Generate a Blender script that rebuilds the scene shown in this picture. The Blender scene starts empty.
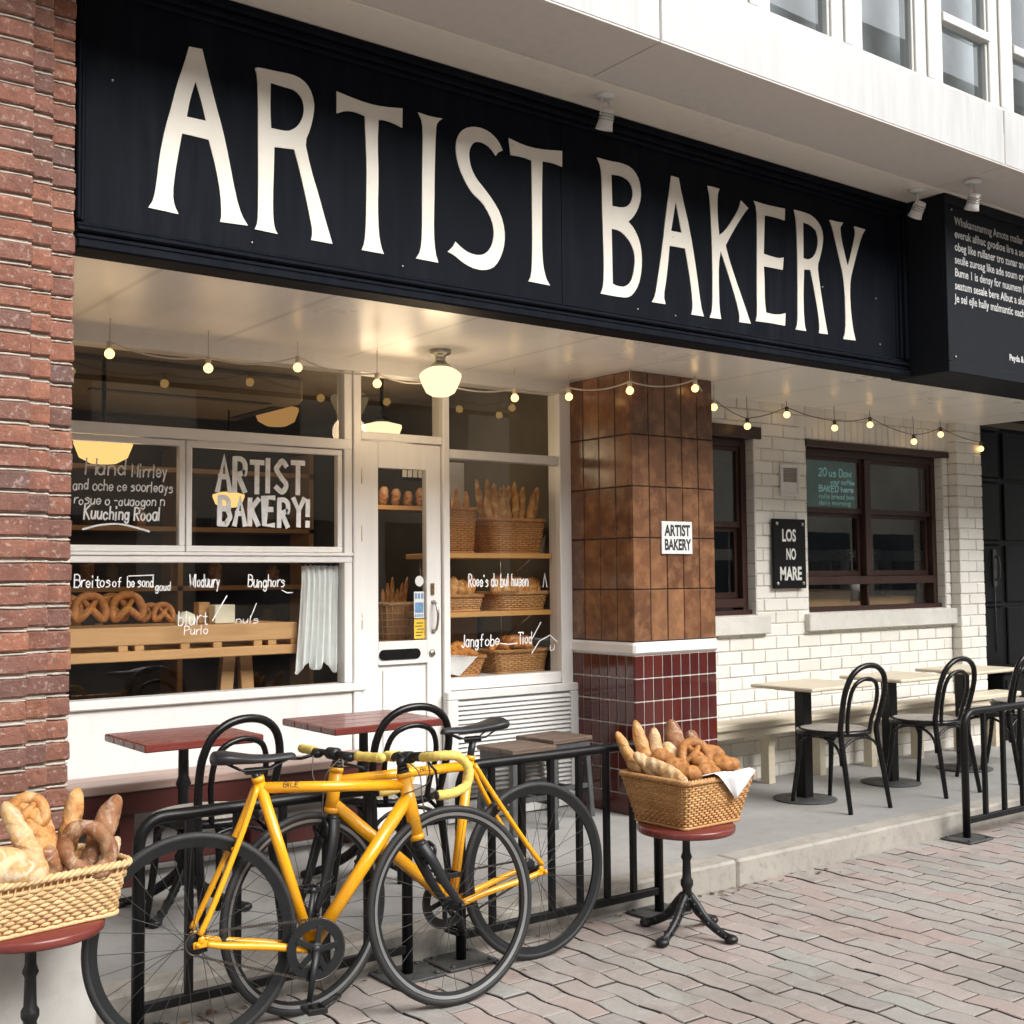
import bpy, bmesh, math, random
from mathutils import Vector, Matrix
from mathutils.geometry import tessellate_polygon
R = math.radians
PI = math.pi
rnd = random.Random(7)
scene = bpy.context.scene
COL = scene.collection

# ------------------------------------------------------------------ mesh builder
class MB:
    def __init__(s):
        s.v = []; s.f = []; s.m = []; s.sm = []; s.mi = 0; s.smooth = False
    def add(s, vs, fs, smooth=None):
        b = len(s.v); s.v += [tuple(p) for p in vs]
        for f in fs:
            s.f.append(tuple(b + i for i in f)); s.m.append(s.mi)
            s.sm.append(s.smooth if smooth is None else smooth)
        return s
    def box(s, x0, x1, y0, y1, z0, z1, c=0.0):
        if x0 > x1: x0, x1 = x1, x0
        if y0 > y1: y0, y1 = y1, y0
        if z0 > z1: z0, z1 = z1, z0
        c = min(c, (x1-x0)*.45, (y1-y0)*.45, (z1-z0)*.45)
        if c <= 0:
            vs = [(x, y, z) for x in (x0, x1) for y in (y0, y1) for z in (z0, z1)]
            fs = [(0,1,3,2), (4,6,7,5), (0,4,5,1), (2,3,7,6), (0,2,6,4), (1,5,7,3)]
            return s.add(vs, fs, False)
        vs = []; idx = {}
        for i, x in enumerate((x0, x1)):
            for j, y in enumerate((y0, y1)):
                for k, z in enumerate((z0, z1)):
                    sx, sy, sz = (1-2*i)*c, (1-2*j)*c, (1-2*k)*c
                    for a, p in enumerate(((x, y+sy, z+sz), (x+sx, y, z+sz), (x+sx, y+sy, z))):
                        idx[i, j, k, a] = len(vs); vs.append(p)
        fs = []
        for i in (0, 1):
            q = [idx[i,0,0,0], idx[i,0,1,0], idx[i,1,1,0], idx[i,1,0,0]]; fs.append(q if i == 0 else q[::-1])
            q = [idx[0,i,0,1], idx[1,i,0,1], idx[1,i,1,1], idx[0,i,1,1]]; fs.append(q if i == 0 else q[::-1])
            q = [idx[0,0,i,2], idx[0,1,i,2], idx[1,1,i,2], idx[1,0,i,2]]; fs.append(q if i == 0 else q[::-1])
        for i in (0, 1):
            for j in (0, 1):
                q = [idx[i,j,0,0], idx[i,j,1,0], idx[i,j,1,1], idx[i,j,0,1]]; fs.append(q if (i+j) % 2 else q[::-1])
                q = [idx[i,0,j,0], idx[i,1,j,0], idx[i,1,j,2], idx[i,0,j,2]]; fs.append(q[::-1] if (i+j) % 2 else q)
                q = [idx[0,i,j,1], idx[1,i,j,1], idx[1,i,j,2], idx[0,i,j,2]]; fs.append(q if (i+j) % 2 else q[::-1])
                for k in (0, 1):
                    q = [idx[i,j,k,0], idx[i,j,k,1], idx[i,j,k,2]]; fs.append(q if (i+j+k) % 2 else q[::-1])
        return s.add(vs, fs, False)
    def obox(s, p0, p1, w, h, up=(0,0,1), c=0.0):
        """box beam from p0 to p1, width w (sideways) height h (along up)"""
        p0 = Vector(p0); p1 = Vector(p1); d = (p1-p0); L = d.length; d.normalize()
        u = Vector(up); u = (u - d*u.dot(d)).normalized(); r = d.cross(u)
        t = MB(); t.box(0, L, -w/2, w/2, -h/2, h/2, c)
        M = Matrix((d, -r, u)).transposed()
        return s.add([p0 + M @ Vector(v) for v in t.v], t.f, False)
    def tube(s, pts, r, n=8, closed=False, caps=True, smooth=True, flat=None):
        pts = [Vector(p) for p in pts]; N = len(pts)
        rr = r if isinstance(r, (list, tuple)) else [r]*N
        T = []
        for i in range(N):
            if closed: t = pts[(i+1) % N] - pts[i-1]
            else: t = pts[min(i+1, N-1)] - pts[max(i-1, 0)]
            if t.length < 1e-9: t = Vector((0,0,1))
            T.append(t.normalized())
        a = Vector((0,0,1)) if abs(T[0].z) < .9 else Vector((1,0,0))
        if flat is not None: a = Vector(flat)
        u = (a - T[0]*a.dot(T[0])).normalized(); vs = []
        for i in range(N):
            if flat is not None: u = Vector(flat)
            u = (u - T[i]*u.dot(T[i]))
            if u.length < 1e-6: u = T[i].orthogonal()
            u.normalize(); w = T[i].cross(u)
            ra = rr[i]; rb = ra
            if isinstance(ra, (tuple, list)): ra, rb = ra
            for k in range(n):
                an = 2*PI*k/n
                vs.append(pts[i] + u*(math.cos(an)*ra) + w*(math.sin(an)*rb))
        fs = []
        for i in range(N if closed else N-1):
            j = (i+1) % N
            for k in range(n):
                l = (k+1) % n
                fs.append((i*n+k, i*n+l, j*n+l, j*n+k))
        b = len(s.v)
        s.add(vs, fs, smooth)
        if not closed and caps:
            s.f.append(tuple(b+k for k in range(n))[::-1]); s.m.append(s.mi); s.sm.append(False)
            s.f.append(tuple(b+(N-1)*n+k for k in range(n))); s.m.append(s.mi); s.sm.append(False)
        return s
    def lathe(s, prof, c=(0,0,0), n=24, axis='z', smooth=True):
        vs = []; fs = []; P = len(prof)
        for r, h in prof:
            for k in range(n):
                a = 2*PI*k/n; x, y = r*math.cos(a), r*math.sin(a)
                p = {'z': (x, y, h), 'y': (x, h, y), 'x': (h, x, y)}[axis]
                vs.append((c[0]+p[0], c[1]+p[1], c[2]+p[2]))
        for i in range(P-1):
            for k in range(n):
                l = (k+1) % n; q = (i*n+k, i*n+l, (i+1)*n+l, (i+1)*n+k)
                fs.append(q if axis != 'y' else q[::-1])
        b = len(s.v); s.add(vs, fs, smooth)
        for i, fl in ((0, True), (P-1, False)):
            if prof[i][0] > 1e-5:
                q = tuple(b+i*n+k for k in range(n)); s.f.append(q[::-1] if fl else q); s.m.append(s.mi); s.sm.append(False)
        return s
    def poly(s, loops, fn, d0, d1=None):
        """filled polygon with holes; fn(a,b,d) -> point; d0 front, d1 back (extruded sides)"""
        flat = [p for l in loops for p in l]
        tris = tessellate_polygon([[Vector((p[0], p[1], 0)) for p in l] for l in loops])
        vs = [fn(p[0], p[1], d0) for p in flat]; fs = [tuple(t) for t in tris]
        if d1 is not None:
            n = len(vs); vs += [fn(p[0], p[1], d1) for p in flat]; o = 0
            for l in loops:
                m = len(l)
                for i in range(m):
                    j = (i+1) % m; fs.append((o+i, o+j, n+o+j, n+o+i))
                o += m
        return s.add(vs, fs, False)
    def sphere(s, c, r, n=12, m=8, sc=(1,1,1), smooth=True):
        prof = [(max(math.sin(PI*i/m), 0)*1, -math.cos(PI*i/m)) for i in range(m+1)]
        vs = []; fs = []
        for rr, h in prof[1:-1]:
            for k in range(n):
                a = 2*PI*k/n; vs.append((c[0]+r*sc[0]*rr*math.cos(a), c[1]+r*sc[1]*rr*math.sin(a), c[2]+r*sc[2]*h))
        for i in range(m-2):
            for k in range(n):
                l = (k+1) % n; fs.append((i*n+k, i*n+l, (i+1)*n+l, (i+1)*n+k))
        b = len(vs); vs += [(c[0], c[1], c[2]-r*sc[2]), (c[0], c[1], c[2]+r*sc[2])]
        for k in range(n):
            l = (k+1) % n; fs.append((b, l, k)); fs.append((b+1, (m-2)*n+k, (m-2)*n+l))
        return s.add(vs, fs, smooth)
    def xf(s, M, start=0):
        s.v[start:] = [tuple(M @ Vector(p)) for p in s.v[start:]]; return s

def build(name, mb, mats, parent=None, loc=None, M=None, fix=True):
    me = bpy.data.meshes.new(name)
    me.from_pydata(mb.v, [], mb.f)
    if not isinstance(mats, (list, tuple)): mats = [mats]
    for m in mats: me.materials.append(m)
    me.polygons.foreach_set('material_index', mb.m)
    me.polygons.foreach_set('use_smooth', mb.sm)
    if fix:
        bm = bmesh.new(); bm.from_mesh(me); bmesh.ops.recalc_face_normals(bm, faces=bm.faces); bm.to_mesh(me); bm.free()
    me.update()
    o = bpy.data.objects.new(name, me); COL.objects.link(o)
    if parent: o.parent = parent
    if loc: o.location = loc
    if M is not None: o.matrix_local = M
    return o
def tag(o, label=None, cat=None, group=None, kind=None):
    if label: o['label'] = label
    if cat: o['category'] = cat
    if group: o['group'] = group
    if kind: o['kind'] = kind
    return o
def thing(name, label, cat, loc=(0,0,0), rz=0, group=None, M=None):
    o = bpy.data.objects.new(name, None); COL.objects.link(o); o.empty_display_size = .1
    o.location = loc; o.rotation_euler = (0,0,rz)
    if M is not None: o.matrix_world = M
    return tag(o, label, cat, group)
def dup(root, loc, rz=None, label=None, group=None):
    r = root.copy(); COL.objects.link(r); r.location = loc
    if rz is not None: r.rotation_euler = (0,0,rz)
    if label: r['label'] = label
    if group: r['group'] = group
    for ch in list(root.children):
        c = ch.copy(); COL.objects.link(c); c.parent = r
        for g in list(ch.children):
            d = g.copy(); COL.objects.link(d); d.parent = c
    return r
def catmull(pts, k=5, closed=False):
    P = [Vector(p) for p in pts]; n = len(P); out = []
    rng = range(n) if closed else range(n-1)
    for i in rng:
        if closed: a, b, c, d = P[i-1], P[i], P[(i+1) % n], P[(i+2) % n]
        else: a, b, c, d = P[max(i-1,0)], P[i], P[i+1], P[min(i+2,n-1)]
        for j in range(k):
            t = j/k
            out.append(.5*((2*b) + (c-a)*t + (2*a-5*b+4*c-d)*t*t + (3*b-a-3*c+d)*t**3))
    if not closed: out.append(P[-1])
    return out

# ------------------------------------------------------------------ materials
MATS = {}
class NT:
    def __init__(s, name):
        s.m = bpy.data.materials.new(name); s.m.use_nodes = True; s.t = s.m.node_tree; s.n = s.t.nodes; s.l = s.t.links
        s.n.clear(); s.out = s.n.new('ShaderNodeOutputMaterial')
    def new(s, t, **k):
        x = s.n.new(t)
        for a, b in k.items(): setattr(x, a, b)
        return x
    def val(s, x, v):
        if hasattr(v, 'is_output'): s.l.new(v, x)
        else: x.default_value = v
    def noise(s, vec, scale, detail=4, rough=.55, dist=0):
        n = s.new('ShaderNodeTexNoise'); n.inputs['Scale'].default_value = scale; n.inputs['Detail'].default_value = detail
        n.inputs['Roughness'].default_value = rough; n.inputs['Distortion'].default_value = dist
        if vec is not None: s.l.new(vec, n.inputs['Vector'])
        return n.outputs['Fac']
    def coord(s, scale=None, which='Object'):
        c = s.new('ShaderNodeTexCoord').outputs[which]
        if scale:
            mp = s.new('ShaderNodeMapping'); mp.inputs['Scale'].default_value = scale; s.l.new(c, mp.inputs['Vector']); c = mp.outputs[0]
        return c
    def ramp(s, fac, stops, interp='LINEAR'):
        r = s.new('ShaderNodeValToRGB'); s.l.new(fac, r.inputs[0]); cr = r.color_ramp; cr.interpolation = interp
        while len(cr.elements) < len(stops): cr.elements.new(.5)
        for e, (p, c) in zip(cr.elements, stops): e.position = p; e.color = (c, c, c, 1) if not hasattr(c, '__len__') else (*c, 1)
        return r.outputs[0]
    def mix(s, fac, a, b, mode='MIX'):
        m = s.new('ShaderNodeMix', data_type='RGBA', blend_type=mode)
        s.val(m.inputs[0], fac)
        for sock, v in ((m.inputs[6], a), (m.inputs[7], b)):
            if hasattr(v, 'is_output'): s.l.new(v, sock)
            else: sock.default_value = (*v, 1) if len(v) == 3 else v
        return m.outputs[2]
    def math(s, op, a, b=0.0):
        m = s.new('ShaderNodeMath', operation=op); s.val(m.inputs[0], a); s.val(m.inputs[1], b); return m.outputs[0]
    def bump(s, h, strength=.3, dist=.01):
        b = s.new('ShaderNodeBump'); b.inputs['Strength'].default_value = strength; b.inputs['Distance'].default_value = dist; s.l.new(h, b.inputs['Height']); return b.outputs[0]
    def island(s):
        return s.new('ShaderNodeNewGeometry').outputs['Random Per Island']
    def bsdf(s, color, rough=.5, metal=0.0, normal=None, spec=.5, **k):
        b = s.new('ShaderNodeBsdfPrincipled')
        if hasattr(color, 'is_output'): s.l.new(color, b.inputs['Base Color'])
        else: b.inputs['Base Color'].default_value = (*color, 1)
        s.val(b.inputs['Roughness'], rough); b.inputs['Metallic'].default_value = metal; b.inputs['Specular IOR Level'].default_value = spec
        for a, v in k.items(): b.inputs[a.replace('_', ' ')].default_value = v
        if normal is not None: s.l.new(normal, b.inputs['Normal'])
        s.l.new(b.outputs[0], s.out.inputs[0]); return s.m
def simple(name, col, rough=.5, var=.15, scale=6, bump=0.0, bscale=40, metal=0, spec=.5, tint=None, **k):
    t = NT(name); c = t.coord()
    dark = tuple(x*(1-var) for x in col); lite = tuple(min(x*(1+var), .95) for x in col)
    if tint: lite = tint
    f = t.noise(c, scale, 6, .62)
    color = t.mix(t.ramp(f, [(.3, 0), (.7, 1)]), dark, lite)
    r = t.math('ADD', t.math('MULTIPLY', t.noise(c, scale*2.3), .18), rough-.09)
    nm = t.bump(t.noise(c, bscale, 4), bump, .004) if bump else None
    return t.bsdf(color, r, metal, nm, spec, **k)
def wood(name, a, b, axis='x', scale=6, rough=.45, bump=.15):
    t = NT(name); sc = {'x': (.6, 9, 9), 'y': (9, .6, 9), 'z': (9, 9, .6)}[axis]
    c = t.coord(tuple(q*scale/6 for q in sc)); f = t.noise(c, 4, 8, .65, .6)
    g = t.noise(t.coord(), 3, 3)
    color = t.mix(t.ramp(f, [(.3, 0), (.7, 1)]), a, b); color = t.mix(t.math('MULTIPLY', g, .5), color, tuple(x*.6 for x in a))
    return t.bsdf(color, t.math('ADD', t.math('MULTIPLY', f, .25), rough-.1), 0, t.bump(f, bump, .003))
def emit(name, col, s):
    t = NT(name); e = t.new('ShaderNodeEmission'); e.inputs[0].default_value = (*col, 1); e.inputs[1].default_value = s
    t.l.new(e.outputs[0], t.out.inputs[0]); return t.m
def glassmat(name, ior=1.6, tint=(1,1,1), rough=0.0, dirt=.018, wavy=.02):
    t = NT(name); tr = t.new('ShaderNodeBsdfTransparent'); tr.inputs[0].default_value = (*tint, 1)
    gl = t.new('ShaderNodeBsdfGlossy'); gl.inputs['Roughness'].default_value = rough
    c = t.coord(); nb = t.bump(t.noise(c, 1.7, 2), wavy, .02); t.l.new(nb, gl.inputs['Normal'])
    ge = t.new('ShaderNodeNewGeometry'); dt = t.new('ShaderNodeVectorMath', operation='DOT_PRODUCT'); t.l.new(ge.outputs['Incoming'], dt.inputs[0]); t.l.new(ge.outputs['Normal'], dt.inputs[1])
    f0 = min(.9, 1.8*((ior-1)/(ior+1))**2); ca = t.math('ABSOLUTE', dt.outputs['Value']); fr = t.math('ADD', t.math('MULTIPLY', t.math('POWER', t.math('SUBTRACT', 1.0, ca), 5.0), 1-f0), f0)
    mx = t.new('ShaderNodeMixShader'); t.l.new(fr, mx.inputs[0]); t.l.new(tr.outputs[0], mx.inputs[1]); t.l.new(gl.outputs[0], mx.inputs[2])
    df = t.new('ShaderNodeBsdfDiffuse'); df.inputs[0].default_value = (.6,.58,.55,1)
    m2 = t.new('ShaderNodeMixShader'); t.l.new(t.math('MULTIPLY', t.ramp(t.noise(c, 2.5, 6), [(.45, 0), (.8, 1)]), dirt), m2.inputs[0])
    t.l.new(mx.outputs[0], m2.inputs[1]); t.l.new(df.outputs[0], m2.inputs[2]); t.l.new(m2.outputs[0], t.out.inputs[0]); return t.m

def brickmat(name, cols, rough=.85, bump=.5):
    t = NT(name); c = t.coord(); i = t.island(); n = len(cols)
    base = t.ramp(i, [(k/(n-1), q) for k, q in enumerate(cols)])
    f = t.noise(c, 14, 6, .65); base = t.mix(t.math('MULTIPLY', t.ramp(f, [(.40, 0), (.68, 1)]), .7), base, tuple(x*.55 for x in cols[0]))
    f3 = t.noise(c, 3.0, 4); base = t.mix(t.math('MULTIPLY', t.ramp(f3, [(.5, 0), (.75, 1)]), .4), base, (.10,.07,.06))
    f2 = t.noise(c, 60, 3); base = t.mix(t.math('MULTIPLY', t.ramp(f2, [(.57, 0), (.70, 1)]), .45), base, (.5,.4,.34))
    h = t.math('ADD', t.noise(c, 45, 6, .7), t.math('MULTIPLY', f, 1.4))
    return t.bsdf(base, rough, 0, t.bump(h, .9, .008), .2)
M_brick = brickmat('red_brick', [(.22,.102,.076), (.28,.118,.078), (.175,.096,.082), (.335,.14,.086), (.25,.11,.078), (.145,.09,.08)])
M_mortar = simple('mortar', (.40,.345,.29), .95, .2, 20, .5, 90)
def wallwhite():
    t = NT('white_painted_brick'); c = t.coord(); i = t.island()
    base = t.ramp(i, [(0, (.70,.675,.62)), (.5, (.78,.755,.70)), (1, (.74,.71,.655))])
    f = t.noise(c, 2.2, 6, .6); base = t.mix(t.math('MULTIPLY', t.ramp(f, [(.45, 0), (.8, 1)]), .3), base, (.60,.545,.45))
    f2 = t.noise(c, 22, 5, .7); base = t.mix(t.math('MULTIPLY', t.ramp(f2, [(.58, 0), (.72, 1)]), .35), base, (.56,.51,.44))
    return t.bsdf(base, .6, 0, t.bump(t.math('ADD', f2, t.noise(c, 70, 3)), .35, .004), .35)
M_wbrick = wallwhite()
M_wmortar = simple('painted_mortar', (.56,.52,.46), .9, .25, 15, .3, 80)
def paintmat(name, col, rough=.4, dirty=.25, dcol=(.35,.30,.24), spec=.5):
    t = NT(name); c = t.coord(); st = t.coord((9, 9, .9))
    f = t.noise(st, 2.0, 6, .65); f2 = t.noise(c, 1.3, 5, .6)
    m = t.math('MULTIPLY', t.math('MULTIPLY', t.ramp(f, [(.42, 0), (.8, 1)]), t.ramp(f2, [(.35, 0), (.7, 1)])), dirty)
    col2 = t.mix(m, col, dcol)
    r = t.math('ADD', t.math('MULTIPLY', t.noise(c, 5), .2), rough-.1)
    return t.bsdf(col2, r, 0, t.bump(t.noise(st, 14, 4), .06, .003), spec)
M_white = paintmat('white_paint', (.69,.68,.66), .4, .3)
M_white2 = paintmat('white_joinery_paint', (.78,.76,.73), .35, .25)
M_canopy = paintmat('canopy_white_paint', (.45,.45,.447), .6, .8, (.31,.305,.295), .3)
M_upframe = paintmat('upper_frame_cream_paint', (.51,.50,.47), .5, .3, (.4,.38,.34))
M_canopysof = paintmat('canopy_soffit_grey', (.66,.61,.57), .6, .6, (.48,.43,.39))
M_canopysof2 = paintmat('canopy_soffit_beige', (.84,.77,.68), .6, .5, (.6,.52,.44))
def soffitmat():
    t = NT('glossy_soffit_paint'); c = t.coord(); st = t.coord((9, .8, 1))
    f = t.noise(st, 1.6, 5); f2 = t.noise(c, 1.5, 4)
    col = t.mix(t.math('MULTIPLY', t.ramp(f, [(.35, 0), (.75, 1)]), .4), (.88,.845,.78), (.76,.71,.635))
    w = t.new('ShaderNodeTexWave', wave_type='BANDS', bands_direction='X'); w.inputs['Scale'].default_value = .42; t.l.new(c, w.inputs['Vector'])
    line = t.ramp(w.outputs['Fac'], [(0, 1), (.006, 0)])
    col = t.mix(t.math('MULTIPLY', line, .35), col, (.35,.3,.25))
    return t.bsdf(col, t.math('ADD', t.math('MULTIPLY', f2, .14), .22), 0, t.bump(t.noise(t.coord((6, 1.2, 1)), 3, 3), .03, .01), .5)
M_soffit = soffitmat()
M_signblack = paintmat('sign_black_paint', (.004,.0055,.009), .6, .8, (.016,.019,.026), .06)
M_blockblack = paintmat('sign_block_charcoal', (.011,.0125,.016), .6, .4, (.024,.026,.03), .1)
M_cream = simple('cream_sign_paint', (.74,.69,.60), .5, .07, 4, .05, 60)
M_offwhite = simple('off_white_lettering', (.66,.66,.63), .7, .12, 14)
M_paneltext = simple('faded_panel_lettering', (.48,.48,.47), .8, .25, 20)
M_wtext = simple('white_glass_paint', (.88,.90,.88), .8, .2, 30)
def coppertile():
    t = NT('copper_brown_tile'); c = t.coord(); i = t.island()
    base = t.ramp(i, [(0, (.12,.052,.027)), (.35, (.21,.095,.046)), (.7, (.15,.066,.033)), (1, (.27,.13,.064))])
    f = t.noise(t.coord((1.3, 1.3, .7)), 4.5, 7, .6, .5); base = t.mix(t.ramp(f, [(.34, 0), (.74, .72)]), base, (.06,.029,.018))
    f2 = t.noise(c, 11, 5, .6); base = t.mix(t.math('MULTIPLY', t.ramp(f2, [(.46, 0), (.78, 1)]), .5), base, (.46,.24,.115))
    return t.bsdf(base, t.math('ADD', t.math('MULTIPLY', f, .28), .06), 0, t.bump(t.math('ADD', f, t.noise(c, 22, 3)), .16, .004), .6)
M_copper = coppertile()
M_grout_dark = simple('dark_grout', (.045,.032,.026), .9, .2, 20)
def maroontile():
    t = NT('maroon_glazed_tile'); c = t.coord(); i = t.island()
    base = t.ramp(i, [(0, (.060,.010,.009)), (.5, (.085,.015,.012)), (1, (.105,.018,.013))])
    base = t.mix(t.math('MULTIPLY', t.noise(c, 9, 4), .4), base, (.04,.008,.008))
    return t.bsdf(base, .12, 0, t.bump(t.noise(c, 12, 2), .05, .004), .6)
M_maroon = maroontile()
M_grout_white = simple('white_grout', (.62,.57,.52), .85, .15, 30)
M_trimwhite = simple('white_glazed_trim', (.76,.73,.69), .2, .05, 5)
M_brownwood = wood('dark_brown_painted_wood', (.030,.011,.008), (.055,.021,.014), 'z', 6, .4)
M_mahog = wood('mahogany_varnish', (.15,.030,.024), (.20,.045,.034), 'x', 6, .22, .04)
M_mahogdark = wood('dark_mahogany_bench', (.065,.013,.011), (.10,.022,.017), 'x', 6, .35, .05)
M_mahogseat = wood('worn_mahogany_seat', (.30,.20,.165), (.42,.30,.25), 'x', 6, .4)
M_creamwood = wood('cream_painted_wood', (.62,.54,.40), (.72,.64,.50), 'x', 6, .5, .08)
M_blond = wood('blond_wood', (.60,.33,.135), (.74,.45,.21), 'x', 6, .45)
M_oldwood = wood('weathered_dark_wood', (.085,.055,.040), (.20,.14,.10), 'x', 7, .55, .3)
M_shelf = wood('honey_shelf_wood', (.62,.31,.085), (.74,.42,.15), 'x', 6, .4)
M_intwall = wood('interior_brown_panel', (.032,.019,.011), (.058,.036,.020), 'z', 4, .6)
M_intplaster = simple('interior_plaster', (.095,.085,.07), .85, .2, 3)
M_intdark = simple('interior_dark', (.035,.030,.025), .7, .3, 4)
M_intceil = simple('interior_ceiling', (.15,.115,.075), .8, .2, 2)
M_black = simple('black_metal_paint', (.006,.006,.0065), .38, .3, 12, .08, 60, spec=.3)
M_blackgloss = simple('black_bentwood_lacquer', (.006,.0055,.0055), .28, .3, 10, .06, 40, spec=.35)
M_iron = simple('cast_iron_black', (.009,.009,.0095), .42, .4, 25, .5, 50, spec=.4)
M_plate = simple('worn_steel_plate', (.055,.055,.054), .6, .4, 22, .3, 60)
M_blackdoor = simple('black_door_paint', (.005,.005,.0055), .5, .4, 5, .1, 60, spec=.18)
M_glass = glassmat('window_glass', 1.55, (.93,.93,.91))
M_glass2 = glassmat('upper_window_glass', 1.75, (.62,.67,.70), wavy=.006)
M_glass3 = glassmat('side_window_glass', 1.85, (.85,.88,.86))
M_cane = simple('cane_seat_weave', (.33,.30,.26), .7, .25, 60, .3, 120)
M_steel = simple('brushed_steel', (.45,.42,.38), .3, .15, 20, metal=1)
M_brass = simple('aged_brass', (.38,.27,.13), .35, .2, 30, metal=1)
M_plastic = simple('white_plastic', (.72,.71,.69), .45, .08, 8)
M_bulb = emit('warm_bulb_glow', (1,.60,.20), 3.4)
M_globe = emit('lamp_globe_glow', (1,.78,.44), 1.55)
M_globe_in = emit('interior_lamp_glow', (1,.60,.20), 1.35)
M_globe_dim = emit('dim_interior_lamp_glow', (1,.52,.16), .42)
M_cord = simple('cream_cord', (.55,.49,.42), .6, .1, 10)
M_cordblack = simple('dark_cord', (.09,.075,.06), .6, .1, 10)
M_yellow = simple('yellow_bike_enamel', (.80,.36,.006), .28, .05, 5, Coat_Weight=.4, Coat_Roughness=.15)
M_tape = simple('pale_yellow_bar_tape', (.66,.50,.12), .8, .18, 30, .5, 160)
M_tyre = simple('tyre_rubber', (.016,.016,.0165), .6, .3, 15, .2, 120)
M_matteblack = simple('matte_black_fork', (.010,.011,.012), .4, .2, 10, spec=.4)
M_chain = simple('greasy_chain_steel', (.10,.085,.07), .45, .4, 60, metal=.8)
M_spoke = simple('dark_spoke', (.06,.06,.06), .4, .2, 10, metal=.5)
M_rimsilver = simple('machined_rim', (.42,.42,.42), .35, .1, 10, metal=.9)
M_saddle = simple('saddle_vinyl', (.017,.018,.021), .45, .2, 10, .1, 90)
M_cloth = simple('white_cotton_cloth', (.74,.74,.74), .9, .06, 10, .15, 120)
M_curtain = simple('white_curtain_cotton', (.86,.89,.885), .9, .06, 10, .15, 120)
M_paper = simple('cream_paper', (.80,.78,.62), .9, .06, 10)
M_stickerw = simple('white_sticker', (.68,.68,.66), .6, .05, 10)
M_stickerb = simple('blue_sticker', (.13,.26,.42), .6, .3, 40)
M_stickery = simple('yellow_sticker', (.78,.50,.04), .6, .08, 10)
M_teal = emit('teal_menu_screen', (.04,.20,.17), .13)
M_tealtext = emit('teal_menu_text', (.35,.75,.72), .3)
def concrete(name, col, scale=1.0, stain=.5):
    t = NT(name); c = t.coord()
    f = t.noise(c, 1.3*scale, 8, .65); f2 = t.noise(c, 9*scale, 6, .7); f3 = t.noise(c, 140, 2)
    a = t.mix(t.ramp(f, [(.3, 0), (.7, 1)]), tuple(x*.80 for x in col), tuple(x*1.1 for x in col))
    a = t.mix(t.math('MULTIPLY', t.ramp(f2, [(.5, 0), (.75, 1)]), stain), a, tuple(x*.55 for x in col))
    a = t.mix(t.math('MULTIPLY', f3, .25), a, tuple(x*.6 for x in col))
    return t.bsdf(a, .8, 0, t.bump(t.math('ADD', f2, t.math('MULTIPLY', f3, .5)), .25, .004), .3)
M_slab = concrete('terrace_concrete', (.33,.32,.305), 1, .45)
M_kerb = concrete('worn_kerb_stone', (.40,.37,.325), 2.4, .85)
M_plinth = concrete('white_rendered_plinth', (.62,.60,.56), 1.5, .25)
def pavermat():
    t = NT('pink_grey_paver'); c = t.coord(); i = t.island()
    base = t.ramp(i, [(0, (.37,.315,.285)), (.22, (.345,.335,.305)), (.45, (.39,.305,.275)), (.62, (.345,.35,.32)), (.8, (.415,.35,.32)), (1, (.29,.28,.262))])
    f = t.noise(c, 1.1, 6, .6); base = t.mix(t.math('MULTIPLY', t.ramp(f, [(.42, 0), (.72, 1)]), .5), base, (.19,.15,.13))
    f5 = t.noise(c, 2.6, 7, .7, .5); base = t.mix(t.math('MULTIPLY', t.ramp(f5, [(.54, 0), (.70, 1)]), .5), base, (.15,.12,.105))
    f2 = t.noise(c, 120, 4, .7); base = t.mix(t.math('MULTIPLY', t.ramp(f2, [(.4, 0), (.7, 1)]), .45), base, (.20,.17,.15))
    f3 = t.noise(c, 17, 5, .7); base = t.mix(t.math('MULTIPLY', t.ramp(f3, [(.5, 0), (.8, 1)]), .4), base, (.48,.44,.40))
    return t.bsdf(base, .85, 0, t.bump(t.math('ADD', f2, f3), .4, .004), .25)
M_paver = pavermat()
M_joint = simple('paver_joint_dirt', (.095,.077,.065), .95, .4, 30, .4, 100)
def wicker(name, a, b):
    t = NT(name); c = t.coord(); f = t.noise(c, 18, 5, .65); i = t.island()
    base = t.mix(t.ramp(f, [(.3, 0), (.7, 1)]), a, b); base = t.mix(t.math('MULTIPLY', i, .45), base, tuple(x*.55 for x in a))
    return t.bsdf(base, .5, 0, t.bump(t.noise(c, 130, 3), .25, .002), .4)
M_wicker = wicker('golden_wicker', (.50,.245,.085), (.70,.41,.175))
M_wickerpale = wicker('pale_wicker', (.62,.385,.17), (.80,.57,.31))
M_wickerdark = wicker('brown_wicker', (.48,.21,.065), (.66,.34,.125))
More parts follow.
